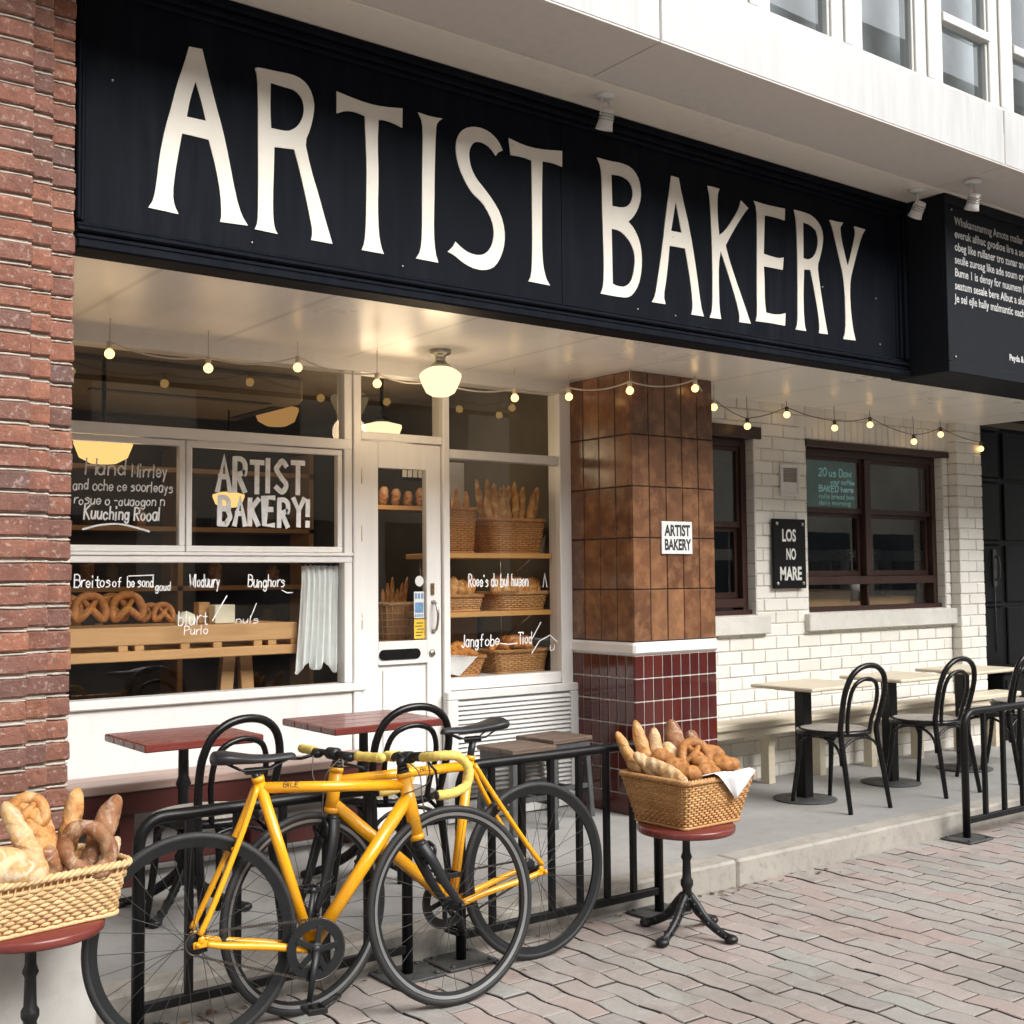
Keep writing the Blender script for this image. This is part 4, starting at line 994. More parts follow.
# ------------------------------------------------------------------ cast iron pedestal stools and tables
def pedestal(t, h, spread, colr=.019, feet=4, rot=.4):
    q = MB(); a = colr
    q.lathe([(a*1.0, .10), (a*1.5, .115), (a*1.7, .13), (a*1.25, .15), (a*1.15, .19), (a*1.6, .205), (a*1.6, .222), (a*1.15, .235), (a*1.0, .30*h/.42+.0), (a*1.45, .315*h/.42), (a*1.0, .335*h/.42), (a*.95, h-.03), (a*1.3, h-.02), (a*2.4, h-.008), (a*2.4, h)], (0,0,0), 18)
    build('column', q, M_iron, t)
    for k in range(feet):
        an = rot + 2*PI*k/feet; c, s_ = math.cos(an), math.sin(an); q = MB()
        pr_ = catmull([(0.012, .155), (.04, .13), (spread*.45, .075), (spread*.8, .032), (spread, .020)], 5)
        pts = [(p.x*c, p.x*s_, p.y) for p in pr_]; n = len(pts)
        q.tube(pts, [((.026-.012*i/n), (.019-.006*i/n)) for i in range(n)], 8, flat=(0,0,1))
        q.tube([(p.x*c - s_*.0, p.x*s_, p.y+.018-.008*i/n) for i, p in enumerate(pr_)], [.007]*n, 6)
        for i in range(2, n-2, 3):
            p = pr_[i]
            for sg in (-1, 1): q.sphere((p.x*c - sg*s_*.014, p.x*s_ + sg*c*.014, p.y+.002), .009, 7, 5)
        q.sphere((spread*c, spread*s_, .018), .0235, 12, 8, (1.25, 1.25, .8))
        build('foot', q, M_iron, t)
def stool(loc_, h, r, rot, label):
    t = thing('pedestal_stool', label, 'stool', loc_, 0, 'pedestal stools holding bread baskets')
    q = MB(); q.lathe([(0, h-.03), (r-.006, h-.03), (r, h-.024), (r, h-.006), (r-.006, h), (0, h)], (0,0,0), 48); build('stool_top', q, M_mahog, t)
    pedestal(t, h-.03, .20, .0165, 4, rot)
    return t
stool((3.64, 3.61, 0), .455, .203, .25, 'round mahogany stool on black claw feet holding the golden bread basket')
stool((1.062, 3.754, 0), .475, .207, .5, 'round mahogany stool beside the brick pillar under the pale bread basket')
def mtable(x0, x1, y0, y1, zt, label):
    cx, cy = (x0+x1)/2, (y0+y1)/2
    t = thing('bistro_table', label, 'table', (cx, cy, .118), 0, 'mahogany tables by the shop window')
    q = MB(); n = 4; w = (y1-y0)/n
    for k in range(n): q.box(x0-cx, x1-cx, y0-cy+k*w+.0008, y0-cy+(k+1)*w-.0008, zt-.118-.032, zt-.118, .005)
    build('tabletop', q, M_mahog, t)
    pedestal(t, zt-.118-.033, .27, .022, 4, .785)
    return t
mtable(1.74, 2.245, 4.66, 5.13, .838, 'left mahogany bistro table behind the bike saddle')
mtable(2.545, 3.115, 4.60, 5.10, .842, 'mahogany bistro table in front of the shop door behind the bike handlebars')
# red bench along the stall riser
BB = thing('wall_bench', 'long dark red bench with worn pale seat against the shop front', 'bench', (2.2, 5.48, .118))
q = MB(); q.box(1.305, 3.24, 5.335, 5.47, .545, .585, .005); q.box(1.305, 3.24, 5.474, 5.615, .545, .585, .005); sp('seat', q, M_mahogseat, BB)
q = MB(); q.box(1.315, 3.23, 5.35, 5.375, .445, .544, .003); sp('apron', q, M_mahogdark, BB)
for x in (1.42, 1.93, 2.56, 3.17):
    q = MB(); q.box(x-.035, x+.035, 5.38, 5.44, .118, .544, .004); q.box(x-.035, x+.035, 5.54, 5.60, .118, .544, .004); sp('leg', q, M_mahogdark, BB)
q = MB(); q.box(1.32, 3.22, 5.445, 5.475, .19, .27, .004); sp('stretcher', q, M_mahogdark, BB)
# cream bench along the brick wall
CB = thing('wall_bench', 'long cream bench on brackets along the white brick wall', 'bench', (7.2, 5.35, .118))
q = MB(); q.box(5.43, 8.96, 5.19, 5.405, .515, .552, .006); q.box(5.43, 8.96, 5.215, 5.235, .46, .514, .003); sp('seat', q, M_creamwood, CB)
for x in (5.62, 6.18, 6.70, 7.27, 7.83, 8.38, 8.85):
    q = MB(); pr_ = [(5.245, .513), (5.405, .513), (5.405, .118), (5.335, .118), (5.335, .36), (5.325, .40), (5.30, .435), (5.245, .46)]
    q.add([(x-.03, a, b2) for a, b2 in pr_]+[(x+.03, a, b2) for a, b2 in pr_], [tuple(range(8)), tuple(range(15, 7, -1))]+[(i, (i+1) % 8, 8+(i+1) % 8, 8+i) for i in range(8)], False)
    sp('bracket', q, M_creamwood, CB)
# cream terrace tables
ctlab = ['cream terrace table nearest the tiled pillar', 'cream terrace table between the two front bentwood chairs', 'cream terrace table by the black door']
def ctable():
    t = thing('terrace_table', ctlab[0], 'table', (5.90, 4.84, .118), 0, 'cream tables on the terrace')
    q = MB(); q.box(-.205, .37, -.24, .24, .672, .694, .006); build('tabletop', q, M_creamwood, t)
    q = MB(); q.box(-.037, .037, -.037, .037, .016, .671, .003); q.box(-.12, .12, -.12, .12, .660, .6715, .003); build('column', q, M_black, t)
    q = MB(); q.lathe([(0, 0), (.185, 0), (.19, .005), (.188, .010), (.10, .016), (0, .017)], (0,0,0), 36); build('base', q, M_plate, t)
    return t
ct = ctable(); dup(ct, (6.79, 4.86, .118), 0, ctlab[1]); dup(ct, (7.66, 4.88, .118), 0, ctlab[2])
# bentwood chairs
def chair(loc_, rz, label):
    t = thing('bentwood_chair', label, 'chair', loc_, rz, 'black bentwood chairs')
    sh = .455
    q = MB(); n = 40; ring = [(.202*math.cos(2*PI*k/n), .198*math.sin(2*PI*k/n), sh-.018) for k in range(n)]
    q.tube(ring, [(.017, .02)]*n, 8, closed=True, flat=(0,0,1)); build('seat_frame', q, M_blackgloss, t)
    q = MB(); q.lathe([(0, sh-.006), (.12, sh-.004), (.192, sh-.001)], (0,0,0), 40); build('seat', q, M_cane, t)
    H = .835; top = []
    half = [(.172, -.262, 0), (.164, -.225, .22), (.156, -.188, .44), (.163, -.200, .52), (.173, -.225, .62), (.170, -.245, .70), (.140, -.262, .775), (.080, -.272, .82), (0, -.276, H)]
    path = half + [(-x, y, z) for x, y, z in half[-2::-1]]
    pts = catmull(path, 5); q = MB(); q.tube(pts, [.0165 if p.z > .3 else .0135+.003*p.z/.3 for p in pts], 9); build('backrest_hoop', q, M_blackgloss, t)
    half = [(.095, -.185, .44), (.105, -.197, .52), (.118, -.218, .60), (.112, -.236, .68), (.078, -.250, .735), (0, -.256, .757)]
    path = half + [(-x, y, z) for x, y, z in half[-2::-1]]
    q = MB(); q.tube(catmull(path, 5), .012, 8); build('inner_hoop', q, M_blackgloss, t)
    for sx in (-1, 1):
        q = MB(); pts = catmull([(sx*.135, .135, sh-.02), (sx*.145, .150, .25), (sx*.165, .185, 0)], 5); q.tube(pts, [.0175-.005*i/10 for i in range(len(pts))], 9); build('leg', q, M_blackgloss, t)
    q = MB()
    def arc(p0, p1, drop):
        p0, p1 = Vector(p0), Vector(p1); P = []
        for k in range(15):
            a = PI*k/14; p = p0.lerp(p1, (1-math.cos(a))/2); p.z = sh-.04-drop+drop*math.sin(a)**.7; P.append(p)
        q.tube(P, .0085, 7)
    arc((.147, .155, 0), (-.147, .155, 0), .15); arc((.147, .155, 0), (.172, -.2, 0), .15); arc((-.147, .155, 0), (-.172, -.2, 0), .15); arc((.172, -.2, 0), (-.172, -.2, 0), .15)
    build('brace', q, M_blackgloss, t)
    return t
ch = chair((5.905, 4.62, .118), R(-3), 'black bentwood chair facing the cream table nearest the tiled pillar')
dup(ch, (6.745, 4.565, .118), R(-2), 'black bentwood chair half behind the end post of the right barrier')
dup(ch, (7.50, 4.55, .118), R(3), 'black bentwood chair seen through the bars of the right barrier')
dup(ch, (8.15, 4.72, .118), R(-8), 'farthest black bentwood chair at the right edge of the terrace')
dup(ch, (1.965, 4.58, .118), R(8), 'black bentwood chair behind the saddle of the front bike')
dup(ch, (2.735, 4.50, .118), R(-4), 'black bentwood chair behind the handlebars between the two bikes')
# two square stools
def sqstool(loc_, rz, label):
    t = thing('square_stool', label, 'stool', loc_, rz, 'square stools by the louvred panel')
    q = MB(); w = .155
    for k in range(3): q.box(-w, w, -w+k*2*w/3+.001, -w+(k+1)*2*w/3-.001, .425, .452, .004)
    build('stool_top', q, M_oldwood, t)
    q = MB(); q.box(-w+.012, w-.012, -w+.012, w-.012, .375, .424, .002); build('apron', q, M_plate, t)
    for sx in (-1, 1):
        for sy in (-1, 1):
            q = MB(); q.obox((sx*.125, sy*.125, .424), (sx*.145, sy*.145, 0), .034, .034, (0,1,0), .003); build('leg', q, M_plate, t)
    q = MB()
    for sx in (-1, 1): q.box(sx*.138-.009, sx*.138+.009, -.135, .135, .13, .155); q.box(-.135, .135, sx*.138-.009, sx*.138+.009, .165, .19)
    build('rung', q, M_plate, t)
    return t
sqstool((4.03, 5.27, .118), R(2), 'weathered square stool just right of the yellow bike saddle')
sqstool((4.375, 5.37, .130), R(5), 'weathered square stool beside the maroon tiles of the pillar')

# ------------------------------------------------------------------ street barriers
def barrier(name, x0, x1, y, h, label, tilt=0.0, n=7, y1=None):
    t = thing('street_barrier', label, 'barrier', ((x0+x1)/2, y, 0), 0, 'black barriers along the kerb'); cx = (x0+x1)/2
    L2 = (x1-x0)/2; q = MB(); rc = .085
    P = [(-L2, 0, .012)] + [(-L2, 0, h-rc)] + [(-L2+rc-rc*math.cos(a), 0, h-rc+rc*math.sin(a)) for a in [R(15*k) for k in range(1, 6)]] + [(-L2+rc, 0, h), (L2-rc, 0, h)]
    P += [(L2-rc+rc*math.sin(a), 0, h-rc+rc*math.cos(a)) for a in [R(15*k) for k in range(1, 6)]] + [(L2, 0, h-rc), (L2, 0, .012)]
    q.tube(P, .021, 10, flat=(0,1,0)); build('frame', q, M_black, t)
    q = MB(); q.box(-L2+.012, L2-.012, -.014, .014, .085, .117, .003); build('bottom_rail', q, M_black, t)
    for k in range(1, n):
        x = -L2 + 2*L2*k/n; q = MB(); q.box(x-.0125, x+.0125, -.0125, .0125, .116, h-.012, .002); build('baluster', q, M_black, t)
    for x in (-L2, L2):
        q = MB(); q.box(x-.115, x+.115, -.095, .095, 0.001, .011, .003)
        for sx in (-1, 1):
            for sy in (-1, 1): q.lathe([(.011, .011), (.011, .018), (0, .019)], (x+sx*.085, sy*.07, 0), 6)
        build('base_plate', q, M_plate, t)
    return t
barrier('a', 1.44, 2.465, 3.905, .705, 'black steel barrier on the pavement behind the rear wheel of the front bike', n=6)
barrier('b', 2.715, 3.775, 3.915, .745, 'black steel barrier on the pavement between the back bike and the claw foot stool', n=7)
barrier('c', 6.135, 7.30, 3.905, .70, 'black steel barrier at the right edge in front of the terrace chairs', n=6)
# ------------------------------------------------------------------ wicker baskets
def rrect(hx, hy, r, n):
    """n points evenly spaced on a rounded rectangle"""
    r = min(r, hx*.98, hy*.98); segs = []
    P = []
    for cx, cy, a0 in ((hx-r, hy-r, 0), (-hx+r, hy-r, 90), (-hx+r, -hy+r, 180), (hx-r, -hy+r, 270)):
        for k in range(9):
            a = R(a0+90*k/8); P.append(Vector((cx+r*math.cos(a), cy+r*math.sin(a))))
    P.append(P[0]); d = [0]
    for i in range(1, len(P)): d.append(d[-1]+(P[i]-P[i-1]).length)
    out = []; i = 0
    for k in range(n):
        t = d[-1]*k/n
        while d[i+1] < t: i += 1
        f = (t-d[i])/max(d[i+1]-d[i], 1e-9); p = P[i].lerp(P[i+1], f); nn = (P[i+1]-P[i]).normalized(); out.append((p.x, p.y, nn.y, -nn.x))
    return out
def basket(label, loc_, rz, b, tp, h, mat, rc=.03, pitch=.0125, sr=.0062, stake=.020, handles=False, group=None, rough=1.0, cat='basket'):
    t = thing('wicker_basket', label, cat, loc_, rz, group)
    per = 2*(tp[0]+tp[1])*2; N = int(per/stake); N += N % 2
    q = MB(); bo = rrect(b[0], b[1], rc*.8, N); to = rrect(tp[0], tp[1], rc, N); nl = int((h-.012)/pitch); kr = random.Random(int(h*1e4)+N)
    def at(k, u, off):
        x = bo[k][0]*(1-u)+to[k][0]*u; y = bo[k][1]*(1-u)+to[k][1]*u; return (x+to[k][2]*off, y+to[k][3]*off, u*h)
    for l in range(nl):
        u = (.008+l*pitch)/h; pts = []
        for k in range(N):
            off = .0042*(1 if (k+l) % 2 else -1)*1.0
            p = at(k, u, off); pts.append((p[0], p[1], p[2]+kr.uniform(-.0008,.0008)*rough))
        q.tube(pts, [(sr*kr.uniform(.88,1.05), sr*.62) for _ in pts], 6, closed=True, flat=(0,0,1))
    for k in range(0, N):
        q.tube([at(k, 0, 0), at(k, .5, 0), at(k, 1, 0)], .0032, 5)
    build('weave', q, mat, t)
    q = MB()
    for ph in range(3):
        pts = []
        M_ = N*2
        tt = rrect(tp[0], tp[1], rc, M_)
        for k in range(M_):
            a = 2*PI*(k/6.0 + ph/3.0); pts.append((tt[k][0]+tt[k][2]*.0065*math.cos(a), tt[k][1]+tt[k][3]*.0065*math.cos(a), h+.002+.0065*math.sin(a)))
        q.tube(pts, .0066, 6, closed=True)
    bb = rrect(b[0]+.003, b[1]+.003, rc*.8, N)
    q.tube([(p[0], p[1], .006) for p in bb], .0075, 6, closed=True)
    build('rim', q, mat, t)
    q = MB(); n = len(bo)
    ins = [(p[0]*.965, p[1]*.955, .006) for p in bo]+[(p[0]*.975, p[1]*.965, h-.006) for p in to]
    q.add(ins, [(k, (k+1) % n, n+(k+1) % n, n+k) for k in range(n)]+[tuple(range(n))], False); build('lining', q, M_wickerdark, t)
    if handles:
        for sx in (-1, 1):
            q = MB(); P = []
            for k in range(13):
                a = PI*k/12; P.append((sx*(tp[0]-.004-.012*math.sin(a)), -.055*math.cos(a), h-.004-.042*math.sin(a)))
            q.tube(P, .0075, 7); build('handle', q, mat, t)
    return t
# ------------------------------------------------------------------ bread
brd = random.Random(44)
def orient(p0, p1, roll=0.0):
    p0, p1 = Vector(p0), Vector(p1); x = (p1-p0).normalized(); z = Vector((0,0,1)); z = (z-x*z.dot(x))
    z = z.normalized() if z.length > .05 else Vector((0,-1,0)); y = z.cross(x)
    M = Matrix((x, y, z)).transposed() @ Matrix.Rotation(roll, 3, 'X'); M = M.to_4x4(); M.translation = (p0+p1)/2; return M
def loafmesh(L, r, flat=.85, taper=.55, bumps=.05, seed=1, bend=0.0, n=20, m=34, slash=0, p=2.6):
    from mathutils import noise as mn
    q = MB(); k_ = random.Random(seed); ph = [k_.uniform(0, 6) for _ in range(6)]; vs = []; fs = []
    for i in range(m+1):
        t = i/m; x = (t-.5)*L; e = abs(2*t-1)
        prof = (1-e**p)**.5 if e < 1 else 0
        prof = max(prof, 0.0)
        for k in range(n):
            a = 2*PI*k/n
            d = 1 + bumps*(math.sin(a*2+ph[0]+t*5)+math.sin(t*14+ph[1])*.7+math.sin(a*3+t*9+ph[2])*.6)
            if slash and math.sin(a) > .1:
                s_ = math.sin((t*slash+math.cos(a)*.55)*2*PI); d += .10*max(0, s_)*math.sin(a) - .06*max(0, -s_)*math.sin(a)
            nv = Vector((x*28+seed, math.cos(a)*1.6, math.sin(a)*1.6+seed*.37)); d += .085*mn.noise(nv) + .05*mn.noise(nv*2.7)
            y = r*prof*math.cos(a)*d; z = r*flat*prof*math.sin(a)*d + bend*(1-(2*t-1)**2)*L
            vs.append((x, y, z))
    for i in range(m):
        for k in range(n):
            l = (k+1) % n; fs.append((i*n+k, (i+1)*n+k, (i+1)*n+l, i*n+l))
    q.add(vs, fs, True); return q
def bread(name, cat, label, p0, p1, r, mat, group=None, roll=0.0, **kw):
    kw.setdefault('seed', brd.randint(1, 9999))
    L = (Vector(p1)-Vector(p0)).length
    o = build(name, loafmesh(L, r, **kw), mat); o.matrix_world = orient(p0, p1, roll); return tag(o, label, cat, group)
def ext(p0, p1, k): p0, p1 = Vector(p0), Vector(p1); return p0 + (p1-p0)*k
def bag(label, tip, base, r, mat=None, k=1.5, **kw):
    kw.setdefault('slash', 5); kw.setdefault('m', 44); kw.setdefault('roll', .3)
    return bread('baguette', 'bread', label, tip, ext(tip, base, k), r, mat or M_bag, **kw)
def pretzelmesh(R_, r, n=72):
    q = MB(); P = []
    C = catmull([(-.30,-.55,.15),(-.12,-.30,.25),(.15,.05,.55),(.62,.42,.1),(.78,.02,0),(.55,-.62,0),(0,-.85,0),(-.55,-.62,0),(-.78,.02,0),(-.62,.42,.1),(-.15,.05,.85),(.12,-.30,.35),(.30,-.55,.2)], 6)
    pts = [(p.x*R_, -p.y*R_, p.z*r*1.6) for p in C]; N = len(pts)
    q.tube(pts, [r*(.55+.55*math.sin(PI*min(1, max(0, i/(N-1))))**.8) for i in range(N)], 10); return q
def pretzel(label, c, R_, r, normal, up=(0,0,1), mat=None, group=None):
    nz = Vector(normal).normalized(); y = Vector(up); y = (y-nz*y.dot(nz)).normalized(); x = y.cross(nz)
    M = Matrix((x, y, nz)).transposed().to_4x4(); M.translation = c
    o = build('pretzel', pretzelmesh(R_, r), mat or M_pretzel); o.matrix_world = M; return tag(o, label, 'pretzel', group)
def croissantmesh(L, r, seed):
    q = MB(); k_ = random.Random(seed); vs = []; fs = []; n = 12; m = 33
    for i in range(m+1):
        t = i/m; a = (t-.5)*2.2; x = math.sin(a)*L*.52; y = -(1-math.cos(a))*L*.5
        e = abs(2*t-1); pr_ = (1-e**1.7)**.75*.95+.05; ridge = 1+.16*abs(math.sin(t*PI*5.0+k_.uniform(-.02,.02)))
        for k in range(n):
            b2 = 2*PI*k/n; rr = r*pr_*ridge
            vs.append((x+math.sin(a)*math.cos(b2)*rr*.0, y+math.cos(a)*math.cos(b2)*rr, math.sin(b2)*rr*.85)) if False else vs.append((x+math.sin(a)*math.cos(b2)*rr, y+math.cos(a)*math.cos(b2)*rr, math.sin(b2)*rr*.85))
    for i in range(m):
        for k in range(n):
            l = (k+1) % n; fs.append((i*n+k, (i+1)*n+k, (i+1)*n+l, i*n+l))
    q.add(vs, fs, True); return q

# basket on the right stool
basket('golden square wicker basket heaped with bread on the right stool', (3.685, 3.645, .456), R(1), (.165, .142), (.207, .194), .195, M_wicker, rc=.022, pitch=.0105, sr=.0052, stake=.0185, handles=True)
bag('long golden baguette leaning furthest left out of the golden basket', (3.486, 3.86, .822), (3.548, 3.79, .642), .030, k=1.35)
bag('tall golden baguette standing second from left in the golden basket', (3.574, 3.84, .866), (3.572, 3.77, .70), .031, k=1.6)
bag('pale pointed baguette standing third from left in the golden basket', (3.646, 3.80, .833), (3.615, 3.745, .692), .030, M_bagpale, k=1.7)
bag('short pale roll leaning at the left rim of the golden basket', (3.497, 3.765, .742), (3.54, 3.66, .65), .030, M_bagpale, k=1.25)
bag('pale floury baguette lying across the front left rim of the golden basket', (3.52, 3.73, .715), (3.535, 3.52, .652), .033, M_bagpale, k=1.12, roll=.9)
bread('rye_loaf', 'bread', 'dark rye loaf standing tallest at the back of the golden basket', (3.768, 3.82, .855), (3.745, 3.72, .60), .046, M_loafdark, slash=4, m=30)
bread('rye_loaf', 'bread', 'small dark seeded loaf behind the rolls in the golden basket', (3.888, 3.82, .80), (3.86, 3.74, .60), .040, M_loafdark, slash=4, m=30, roll=.5)
bread('pale_loaf', 'bread', 'pale floury loaf in the middle of the golden basket', (3.70, 3.79, .765), (3.70, 3.68, .60), .045, M_bagpale, slash=3)
for i, (c, rr, lb) in enumerate([((3.602, 3.70, .722), .040, 'glossy golden bun at the back of the row of three in the golden basket'), ((3.61, 3.625, .692), .043, 'glossy golden bun in the middle of the row of three in the golden basket'), ((3.600, 3.545, .672), .042, 'glossy golden bun at the front of the row of three in the golden basket'),
        ((3.711, 3.545, .668), .042, 'shiny bun beside the white napkin in the golden basket'), ((3.905, 3.72, .699), .055, 'round brown bun at the upper right of the golden basket'), ((3.872, 3.60, .672), .052, 'round brown bun just above the napkin in the golden basket'), ((3.80, 3.72, .66), .05, 'brown bun under the twisted pastry in the golden basket')]):
    bread('bun', 'bread', lb, (c[0]-rr*1.15, c[1]+rr*.5, c[2]+.01), (c[0]+rr*1.15, c[1]-rr*.5, c[2]-.012), rr, M_pastry, p=2.0, slash=0, bumps=.05)
pretzel('twisted brown pastry on top of the rolls in the golden basket', (3.752, 3.66, .715), .075, .019, (-.35, -.75, .55), mat=M_pastry)
bread('croissant', 'bread', 'bent golden croissant between the buns of the golden basket', (3.69, 3.62, .715), (3.77, 3.56, .665), .034, M_pastry, bumps=.09, slash=4)
# napkin folded over the rim
q = MB(); cl = []
for i in range(9):
    for k in range(9):
        u, v = i/8, max(0, k-2)/6
        w = 1-v*.97
        x = 3.752 + (u-.5)*.215*w + .022*v; z = .672 - .108*v + .003*math.sin(u*9+v*4); y = 3.424 + .030*v + .004*math.sin(u*11)*(1-v*.6) - .010*(1-abs(2*u-1))*v
        if k == 0: y, z = 3.53, .655+.008*math.sin(u*7)
        if k == 1: y, z = 3.452, .678+.004*math.sin(u*8)
        cl.append((x, y, z))
q.add(cl, [(i*9+k, (i+1)*9+k, (i+1)*9+k+1, i*9+k+1) for i in range(8) for k in range(8)], True)
nap = build('napkin', q, M_cloth); tag(nap, 'white cloth napkin hanging as a point over the rim of the golden basket', 'napkin')
# basket on the left stool
basket('pale wicker basket of loaves at the lower left corner beside the brick pillar', (1.062, 3.754, .476), R(9), (.222, .115), (.240, .165), .158, M_wickerpale, rc=.045, pitch=.0122, sr=.0066, stake=.022)
bag('long pale floury baguette leaning at the left in the pale basket', (.972, 3.72, .845), (1.062, 3.625, .615), .034, M_bagpale, k=1.1)
bread('scored_loaf', 'bread', 'round golden scored loaf at the back of the pale basket', (1.03, 3.80, .835), (1.09, 3.70, .65), .058, M_bag, slash=3, bumps=.05, m=30, roll=.6)
pretzel('golden twisted bread ring on top of the scored loaf in the pale basket', (1.045, 3.745, .79), .062, .017, (-.25, -.9, .35), mat=M_bag)
bag('golden baguette standing upright in the middle of the pale basket', (1.214, 3.82, .846), (1.158, 3.75, .65), .032, k=1.2)
bread('brown_loaf', 'bread', 'thick brown loaf leaning right in the pale basket', (1.34, 3.82, .808), (1.20, 3.69, .62), .037, M_loafdark, slash=3, bumps=.05)
q = MB(); pts = [(.058*math.cos(2*PI*k/40), .072*math.sin(2*PI*k/40), .012*math.sin(4*PI*k/40)) for k in range(40)]
q.tube(pts, [.0245*(1+.12*math.sin(k*.9)) for k in range(40)], 10, closed=True)
o = build('bread_ring', q, M_loafdark); M = orient((0,0,0), (0,0,1)); nz = Vector((-.15, -.9, .35)).normalized(); x = Vector((.8, .0, .6)); x = (x-nz*x.dot(nz)).normalized(); y = nz.cross(x)
M = Matrix((x, y, nz)).transposed().to_4x4(); M.translation = (1.198, 3.665, .682); o.matrix_world = M
tag(o, 'dark brown bread ring leaning on the front rim of the pale basket', 'bread')
bag('pale seeded baguette at the right end of the pale basket', (1.30, 3.70, .704), (1.225, 3.65, .60), .025, M_seed, k=1.1)
bread('floury_loaf', 'bread', 'large white floury loaf with a dark split in the front of the pale basket', (.83, 3.62, .735), (1.06, 3.62, .625), .062, M_bagpale, slash=2, bumps=.05, m=30)
bread('rye_loaf', 'bread', 'small dark rye roll in the middle of the pale basket', (1.085, 3.70, .71), (1.11, 3.68, .60), .036, M_loafdark)

# ------------------------------------------------------------------ window display on the right
def board(name, label, x0, x1, y0, y1, z0, z1, m, cat='shelf'):
    q = MB(); q.box(x0, x1, y0, y1, z0, z1, .003); o = build(name, q, m); return tag(o, label, cat)
for z, lb in ((1.621, 'upper honey wood shelf in the window right of the door'), (1.282, 'middle honey wood shelf in the window right of the door')):
    t = thing('display_shelf', lb, 'shelf', (4.25, 5.9, z))
    q = MB(); q.box(-.40, .40, -.19, .20, -.03, 0, .003); build('board', q, M_shelf, t)
    for sx in (-.3, .3):
        q = MB(); q.tube([(sx, .19, -.03), (sx, .19, -.2)], .007, 6); q.tube([(sx, .19, -.19), (sx, -.1, -.035)], .006, 6); build('bracket', q, M_steel, t)
board('display_sill', 'low white ledge in the bottom of the window right of the door', 3.85, 4.68, 5.74, 6.2, .86, .905, M_white, 'ledge')
rb = random.Random(8)
basket('tall brown wicker basket packed with baguettes on the upper shelf', (4.455, 5.90, 1.622), 0, (.185, .11), (.215, .135), .20, M_wickerdark, rc=.06, pitch=.013, sr=.006, stake=.03)
for k in range(17):
    x = 4.31+.29*((k % 9)+.5*(k > 8))/8.5; y = 5.855 + .085*(k > 8) + rb.uniform(-.012,.012); lean = (x-4.455)*.95+rb.uniform(-.05,.05); H = .34+rb.uniform(-.035,.045)+(.05 if k > 8 else 0)
    bag('golden baguette standing in the tall brown basket on the upper shelf', (x+lean*.5, y+rb.uniform(-.02,.02), 1.66+H), (x-lean*.1, y, 1.66), .026, M_baglit, k=1.0, group='baguettes in the tall basket', roll=rb.uniform(0,6))
basket('narrow brown wicker basket with thin baguettes at the left of the upper shelf', (4.06, 5.90, 1.622), 0, (.10, .08), (.115, .095), .26, M_wickerdark, rc=.05, pitch=.013, sr=.006, stake=.03)
for k in range(9):
    x = 3.98+.155*(k % 5)/4+rb.uniform(-.01,.01); y = 5.86+.07*(k > 4)
    bag('thin baguette standing in the narrow brown basket on the upper shelf', (x+rb.uniform(-.03,.03), y, 1.99+rb.uniform(-.04,.04)), (x, y, 1.66), .022, M_baglit, k=1.0, group='baguettes in the narrow basket', roll=rb.uniform(0,6))
def heap(cx, cy, z, w, d, n, group, label, L=.13, r=.034, mat=None):
    me = None
    for k in range(n):
        q = croissantmesh(L, r, k+3); o = build('croissant', q, mat or M_pastlit)
        lay = k/n; x = cx+rb.uniform(-w, w)*(1-lay*.5); y = cy-d*.3+rb.uniform(-d, d)*.7; zz = z+.02+.085*lay
        o.matrix_world = Matrix.Translation((x, y, zz)) @ Matrix.Rotation(rb.uniform(-.6,.6), 4, 'X') @ Matrix.Rotation(rb.uniform(0, 6.28), 4, 'Z') @ Matrix.Rotation(rb.uniform(-.5,.5), 4, 'Y'); tag(o, label, 'croissant', group)
def flatheap(cx, cy, z, w, n, group, label, L=.22, r=.030):
    for k in range(n):
        x = cx-w+2*w*(k+.5)/n; y = cy-.03+rb.uniform(-.02,.02); tilt = rb.uniform(.35,.6)
        bread('short_baguette', 'bread', label, (x-.06, y-.07, z+.03+rb.uniform(0,.02)), (x+.06, y+.10, z+.13+rb.uniform(-.01,.03)), r, M_pastlit if rb.random() < .45 else M_baglit, group=group, slash=4, m=26)
basket('low round wicker basket at the left of the middle shelf', (4.045, 5.90, 1.283), 0, (.15, .12), (.175, .145), .09, M_wicker, rc=.12, pitch=.012, sr=.006, stake=.03)
flatheap(4.045, 5.88, 1.335, .14, 8, 'breads in the low left basket', 'golden short bread heaped in the low basket at the left of the middle shelf')
basket('low round wicker basket at the right of the middle shelf', (4.49, 5.90, 1.283), 0, (.19, .12), (.225, .15), .10, M_wicker, rc=.13, pitch=.012, sr=.006, stake=.03)
flatheap(4.49, 5.88, 1.340, .19, 10, 'breads in the low right basket', 'golden short bread heaped in the low basket at the right of the middle shelf')
basket('grey brown wicker basket with white cloth at the left of the window ledge', (4.04, 5.92, .906), 0, (.14, .11), (.18, .14), .11, M_wickerdark, rc=.05, pitch=.012, sr=.006, stake=.03)
heap(4.04, 5.92, .97, .14, .11, 16, 'croissants in the ledge basket with cloth', 'small croissant in the cloth lined basket at the left of the window ledge')
basket('golden wicker basket at the right of the window ledge', (4.49, 5.92, .906), 0, (.18, .12), (.205, .14), .13, M_wicker, rc=.06, pitch=.012, sr=.006, stake=.03)
heap(4.49, 5.92, 1.0, .17, .11, 18, 'croissants in the golden ledge basket', 'small croissant in the golden basket at the right of the window ledge')
q = MB(); q.add([(3.87, 5.768, 1.03), (4.13, 5.768, 1.02), (4.0, 5.765, .915), (3.93, 5.765, .93), (4.13, 5.85, 1.045), (3.87, 5.85, 1.04)], [(0,1,2,3), (0,1,4,5)], False)
